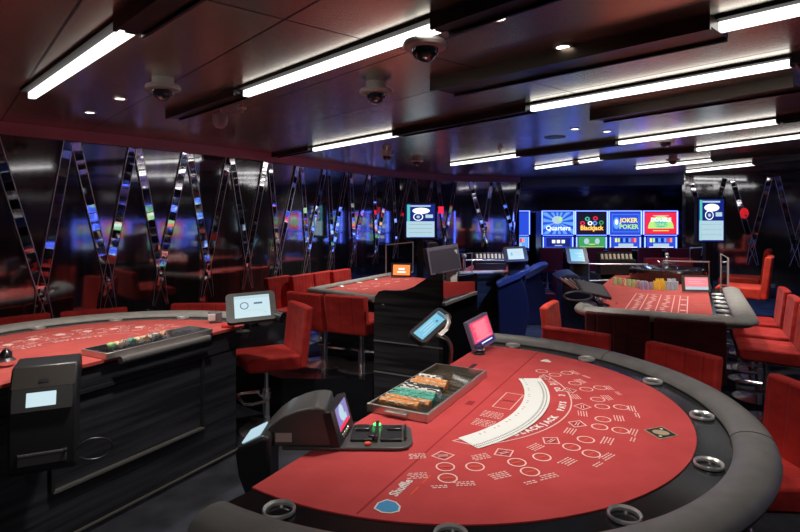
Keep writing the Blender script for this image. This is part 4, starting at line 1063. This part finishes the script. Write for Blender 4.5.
# ------------------------------------------------------------------ slot machines
def slot_machine(label, x0, x1, Z, art, rz=None, loc=None):
    a = D(x0,211,Z); b = D(x1,211,Z); w = (b-a).length; c = (a+b)/2
    r = thing('slot_machine', label, 'slot machine', (c.x,c.y,.35), 0, 'video slot machines')
    zt = a.z-.35
    k = Z/F
    # from top 211: upper screen 213..235, gap, lower 238..247
    def zz(y): return EYE-(y-YH)*k-.35
    W2 = w/2
    MB().box((0,.22,zt/2),(w,.42,zt)).build('cabinet', mat('slot_cabinet',(.01,.012,.03),.3), r, bevel=.01)
    mb = MB()
    for s_ in (-1,1):
        mb.box((s_*(W2-.012),.0,(zz(211)+zz(234.5))/2),(.014,.03,zz(211)-zz(234.5)))
        mb.box((s_*(W2-.035),-.005,(zz(237)+zz(248))/2),(.012,.03,zz(237)-zz(248)))
    mb.box((0,0,zz(211)),(w-.02,.03,.012)); mb.box((0,0,zz(235.2)),(w-.06,.03,.008))
    mb.build('blue_light_edge', S_EDGE, r, smooth=False)
    Mu = frame(Vector((0,-.012,(zz(212.3)+zz(234))/2)), (1,0,0), (0,0,1)); hu = zz(212.3)-zz(234)
    Ml = frame(Vector((0,-.025,(zz(237)+zz(247))/2)), (1,0,0), (0,.0,1)); hl = zz(236.6)-zz(247.4)
    wu = w-.06; wl = w-.12
    su = MB().box((0,0,0),(wu,hu,.004),Mu).build('upper_screen', {'q':S_LBLUE,'b':S_BLACK,'j':S_BLUE,'d':S_RED,'x':S_BLUE}[art], r, smooth=False)
    sl = MB().box((0,0,0),(wl,hl,.004),Ml).build('lower_screen', {'q':S_BLUE,'b':S_GREEN,'j':S_BLUE,'d':S_BLUE,'x':S_LBLUE}[art], r, smooth=False)
    MB().box((0,-.10,zz(251)),(w-.04,.24,.05)).build('button_deck', PLASTIC, r, bevel=.01)
    def tx(t, size, x, y, m, par=su, MM=Mu, bold=.002): MB().text(t, size, MM @ T(x,y,.004), .0005, bold).build('title_lettering', m, par, smooth=False)
    U2 = Mu @ T(0,0,.003)
    def el(M, x, y, rx, ry, m, par, name='screen_graphics'):
        MB().sphere((x,y,0), 1, M, sq=(rx,ry,.002), n=18).build(name, m, par)
    if art == 'q':
        mb = MB()
        for k_ in range(14):
            a_ = 2*PI*k_/14; mb.prism([(0,.02),(.5*math.cos(a_),.02+.5*math.sin(a_)),(.5*math.cos(a_+.2),.02+.5*math.sin(a_+.2))],0,.0004,U2)
        bmesh.ops.bisect_plane(mb.bm, geom=mb.bm.verts[:]+mb.bm.edges[:]+mb.bm.faces[:], plane_co=U2 @ Vector((wu/2,0,0)), plane_no=(1,0,0), clear_outer=True)
        bmesh.ops.bisect_plane(mb.bm, geom=mb.bm.verts[:]+mb.bm.edges[:]+mb.bm.faces[:], plane_co=U2 @ Vector((-wu/2,0,0)), plane_no=(-1,0,0), clear_outer=True)
        bmesh.ops.bisect_plane(mb.bm, geom=mb.bm.verts[:]+mb.bm.edges[:]+mb.bm.faces[:], plane_co=U2 @ Vector((0,hu/2,0)), plane_no=(0,0,1), clear_outer=True)
        bmesh.ops.bisect_plane(mb.bm, geom=mb.bm.verts[:]+mb.bm.edges[:]+mb.bm.faces[:], plane_co=U2 @ Vector((0,-hu/2,0)), plane_no=(0,0,-1), clear_outer=True)
        mb.build('ray_pattern', S_BLUE, su, smooth=False)
        el(U2, -.02,.06,.10,.075,S_PALE,su); el(U2,.03,.07,.05,.055,S_LIME,su)
        tx('Quarters', .125, 0, -.095, S_WT)
        rects(sl, Ml @ T(0,0,.003), [(0,0,wl*.9,hl*.84,S_DBLUE)]); rects(sl, Ml @ T(0,0,.004), [(-.09,.01,.06,.06,S_WT),(0,.01,.06,.06,S_WT),(.09,.01,.06,.06,S_WT),(0,-.065,.14,.015,S_PALE)], 'reel_symbols')
    elif art == 'b':
        for (x, y, m) in ((-.17,.0,S_RED),(-.08,.08,S_TEAL),(-.03,.0,S_WT),(.07,.09,S_RED),(.06,.0,S_LBLUE),(.18,.01,S_GREEN)): el(U2,x,y,.045,.04,m,su); el(U2 @ T(0,0,.002),x,y,.022,.02,S_BLACK,su)
        tx('BlackJack', .115, 0, -.095, S_ORANGE, bold=.004); MB().text('BlackJack', .113, Mu @ T(0,-.088,.006), .0005, .001).build('title_lettering', S_YEL, su, smooth=False)
        el(Ml @ T(0,0,.003),-.10,.015,.05,.055,S_PALE,sl); el(Ml @ T(0,0,.003),.10,.015,.045,.055,S_PALE,sl); rects(sl, Ml @ T(0,0,.003), [(0,-.04,.12,.012,S_YEL),(0,-.088,wl*.9,.01,S_LIME)])
    elif art == 'j':
        tx('JOKER', .115, .06, .05, S_YEL, bold=.004); tx('POKER', .115, .06, -.07, S_LIME, bold=.004)
        el(U2,-.17,0,.06,.11,S_LBLUE,su); el(U2 @ T(0,0,.002),-.17,.02,.03,.05,S_WT,su)
        mb = MB(); poly_line(mb,[(-wu*.44,-hu*.4),(wu*.44,-hu*.4),(wu*.44,hu*.4),(-wu*.44,hu*.4)],.006,0,U2); mb.build('border_line', S_LBLUE, su, smooth=False)
    elif art == 'd':
        MB().lathe([(.0,0),(.24,0),(.24,.001)], 0, PI, 20, (0,-.10), U2).build('fan_graphic', S_LIME, su, smooth=False)
        tx('DOUBLE', .10, 0, .062, S_WT, MM=Mu @ T(0,0,.006), bold=.003); el(U2 @ T(0,0,.002),0,-.02,.14,.06,S_TEAL,su); tx('BONUS', .085, 0, -.03, S_LIME, MM=Mu @ T(0,0,.006), bold=.002)
        rects(su, U2 @ T(0,0,.001), [(0,.14,.3,.018,S_PINKT),(0,-.14,.3,.014,S_YEL)])
    if art in 'jdx':
        cols = [S_YEL,S_LIME,S_DBLUE,S_LBLUE,S_DBLUE,S_LBLUE,S_RED,S_ORANGE]
        rects(sl, Ml @ T(0,0,.003), [(-wl*.36+i*wl*.1,.035,wl*.075,.075,cols[i]) for i in range(8)]+[(0,-.055,wl*.55,.055,S_PALE)], 'paytable_bars')
        rects(sl, Ml @ T(0,0,.004), [(0,-.095,wl*.85,.014,S_WT)])
    return r
ZS = 10.3
slot_machine('slot machine reading Quarters on a light blue ray pattern, leftmost of the four', 541.5, 574.5, ZS, 'q')
slot_machine('slot machine reading BlackJack on black with a green lower screen', 574.8, 608, ZS, 'b')
slot_machine('slot machine reading JOKER POKER on blue', 608.5, 642, ZS, 'j')
slot_machine('slot machine with red DOUBLE BONUS top screen, rightmost of the four', 643, 678, ZS, 'd')
slot_machine('slot machine mostly hidden by the wall corner left of the other four', 499, 530, 11.35, 'x')
mb = MB()
for x, y, lab, a_, zz_ in ((553,9.0,'maroon slot chair seen side-on in front of the leftmost slot machine',.9,0),(550,9.75,'maroon slot chair back close against the leftmost slot machine',0,0),(618,9.75,'maroon slot chair back before the joker poker machine',0,0),(648,9.75,'maroon slot chair back before the red-screened machine, left of the pair',0,0),(676,9.5,'maroon slot chair back before the red-screened machine, right of the pair',0,0),(590,9.8,'maroon slot chair back before the black-screened machine',0,0)):
    s_ = make_stool(lab, .47, SLOTRED, ((x-400)/F*y, y, .35 if y > 9 else 0), a_+ (0 if a_ == 0 else .6), 'maroon slot chairs', bh=.33, w=.42)
    s_['category'] = 'chair'; s_.name = 'slot_chair'
    if y < 9: s_.location.z = .0; 

# displays on stands
def poster(lab, x0, x1, y0, y1, Z, m2):
    def ex(s, M, w, h):
        rects(s, M, [(0,-h*.24,w*.96,h*.46,S_PALE),(-w*.41,0,w*.10,h*.96,m2)]+[(0.0,-h*(.1+.12*k),w*.8,h*.008,S_INK) for k in range(3)])
        for (cx, cy, rx, ry, m) in ((.02,.30,.30,.09,S_WT),(.04,.31,.20,.06,S_YEL),(-.08,.12,.17,.11,S_WT)):
            MB().sphere((cx*w,cy*h,.0010), 1, M, sq=(rx*w,ry*h,.0012), n=20).build('screen_graphics', m, s)
        MB().sphere((-.08*w,.12*h,.0022), 1, M, sq=(.14*w,.09*h,.0012), n=20).build('wheel_picture', S_DBLUE, s)
        MB().sphere((-.08*w,.12*h,.0034), 1, M, sq=(.06*w,.04*h,.0012), n=20).build('wheel_hub', S_PALE, s)
        rects(s, M @ T(0,0,.001), [(.3*w,.14*h,.26*w,.10*h,S_PALE),(-.0*w,.44*h,.7*w,.04*h,S_PALE)])
    r, M, s = slab('poster_display', lab, 'screen', D(x0,y0,Z), D(x1,y0,Z), D(x0,y1,Z), .07, PLASTIC, S_LBLUE if False else S_DBLUE, extras=ex, rad=.008, inset=.06)
    iv = inv(r); b = D((x0+x1)/2,y1,Z)
    MB().box((0,0,0),(.10,.08,b.z), iv @ T(b.x,b.y+.08,b.z/2)).build('stand_post', PLASTIC, r, bevel=.006)
    MB().box((0,0,.0),(.40,.36,.02), iv @ T(b.x,b.y+.08,.36 if Z < 8.9 and x0 < 500 else .012)).build('stand_foot', PLASTIC, r, bevel=.004)
poster('lit blue and white poster display standing by the left wall beyond the middle table', 404, 437, 202, 240, 8.3, S_TEAL)
poster('lit blue roulette results display with wheel picture at the right', 697, 725.5, 197.5, 243, 7.2, S_TEAL)
w_, d_ = hit(WL, 441)
tag(MB().box((0,0,0),(.09,.03,.12), T(*D(441,210,9.3))).build('red_wall_sign', S_RED, bevel=.004), 'tiny red lit sign on the wall right of the poster display', 'sign')
p, d_ = hit(WR, 744)
r = thing('wall_alarm_light', 'round red alarm light on the right wall', 'alarm light', (p.x-.03,p.y-.06,EYE+.03), 0)
MB().sphere((0,0,0),.07,sq=(1,.6,1.3)).build('red_cover', mat('red_lens',(.7,.02,.03),.2,emit=(.9,.02,.03),es=.5), r); MB().sphere((0,-.04,-.04),.022).build('lamp', WHITEP, r)
p, d_ = hit(WR, 772); tag(MB().box((0,0,0),(.06,.02,.06), T(p.x-.01,p.y-.04,.55)).build('wall_socket', WHITEP, bevel=.004), 'tiny white socket low on the right wall', 'socket')

# more gaming furniture beyond the frame that only shows in reflections: a second bank of slots facing the wall
def mirror_bank(loc, ang, arts, lab):
    for i, a_ in enumerate(arts):
        s_ = slot_machine('slot machine outside the view at the right, '+lab[i], 541.5, 574.5, ZS, a_)
        s_.location = Vector(loc)+Vector((math.cos(ang),math.sin(ang),0))*(.66*i); s_.rotation_euler = (0,0,ang); s_.location.z = .0+.12
mirror_bank((7.3,5.2,0), math.radians(-88), ['q','d','b','d','j'], ['first of the middle bank','second of the middle bank','third of the middle bank','fourth of the middle bank','last of the middle bank'])

# ------------------------------------------------------------------ light
def spot(loc, tgt, power, size=75, col=(1,.93,.85), rad=.05, blend=.9):  # unseen spots added to brighten tables, stools, pit and podiums
    l = bpy.data.lights.new('added_spot_lamp','SPOT'); l.energy = power; l.spot_size = math.radians(size); l.spot_blend = blend; l.color = col; l.shadow_soft_size = rad
    o = bpy.data.objects.new('added_spot_lamp', l); COL.objects.link(o); o.location = loc
    o.rotation_euler = (Vector(tgt)-Vector(loc)).to_track_quat('-Z','Y').to_euler()
zl = CZ-.02
spot((.35,2.35,zl),(.35,2.4,0), 79, 100)
spot((.7,1.5,zl),(.75,1.9,0), 31, 100)
spot((-1.9,3.3,zl),(-1.8,3.3,0), 79, 105)
spot((-.2,6.4,zl),(-.2,6.4,0), 74, 100)
spot((2.45,4.9,zl),(2.6,5.6,0), 94, 100)
spot((3.0,6.6,zl),(3.0,6.5,0), 63, 100)
spot((3.6,5.6,zl),(3.7,5.4,0), 63, 90)
spot((1.5,7.8,zl),(1.5,7.8,0), 52, 100)
spot((1.35,4.6,zl),(1.5,4.85,0), 47, 50)
spot((-.9,4.3,zl),(-1.0,4.4,0), 31, 90)
spot((-1.1,6.9,zl),(-.9,6.6,0), 42, 95)
spot((2.0,1.9,zl),(1.9,2.4,0), 31, 90)
spot((4.1,7.6,zl),(4.2,8.3,0), 52, 110, (.35,.5,1))
spot((3.0,9.3,zl),(3.0,9.6,0), 63, 120, (.25,.38,1))
spot((1.9,8.6,zl),(1.8,8.2,0), 63, 90, (.2,.3,1))
spot((.75,4.2,zl),(.4,4.5,0), 69, 90)
spot((-.9,2.6,zl),(-1.1,3.0,0), 69, 110)
spot((2.9,4.0,zl),(2.9,4.2,0), 69, 90)
spot((2.2,6.2,zl),(1.6,7.5,.4), 240, 60, (.25,.38,1))  # blue spot added for the sheen on the podiums
spot((3.4,3.6,zl),(3.0,4.6,.3), 40, 70)
spot((-.6,-.5,zl),(-.3,1.6,0), 31, 100)

w = bpy.data.worlds.new('world'); SC.world = w; w.use_nodes = True
w.node_tree.nodes['Background'].inputs[0].default_value = (.02,.02,.03,1); w.node_tree.nodes['Background'].inputs[1].default_value = .5

cam = bpy.data.cameras.new('camera'); co = bpy.data.objects.new('camera', cam); COL.objects.link(co); SC.camera = co
co.location = (0,0,EYE); co.rotation_euler = (PI/2,0,0)
cam.sensor_width = 36; cam.lens = 36*F/800; cam.shift_y = (YH-266)/800; cam.clip_start = .02
SC.view_settings.view_transform = 'Standard'; SC.view_settings.look = 'None'; SC.view_settings.gamma = 1
SC.view_settings.use_curve_mapping = False; SC.view_settings.exposure = .22
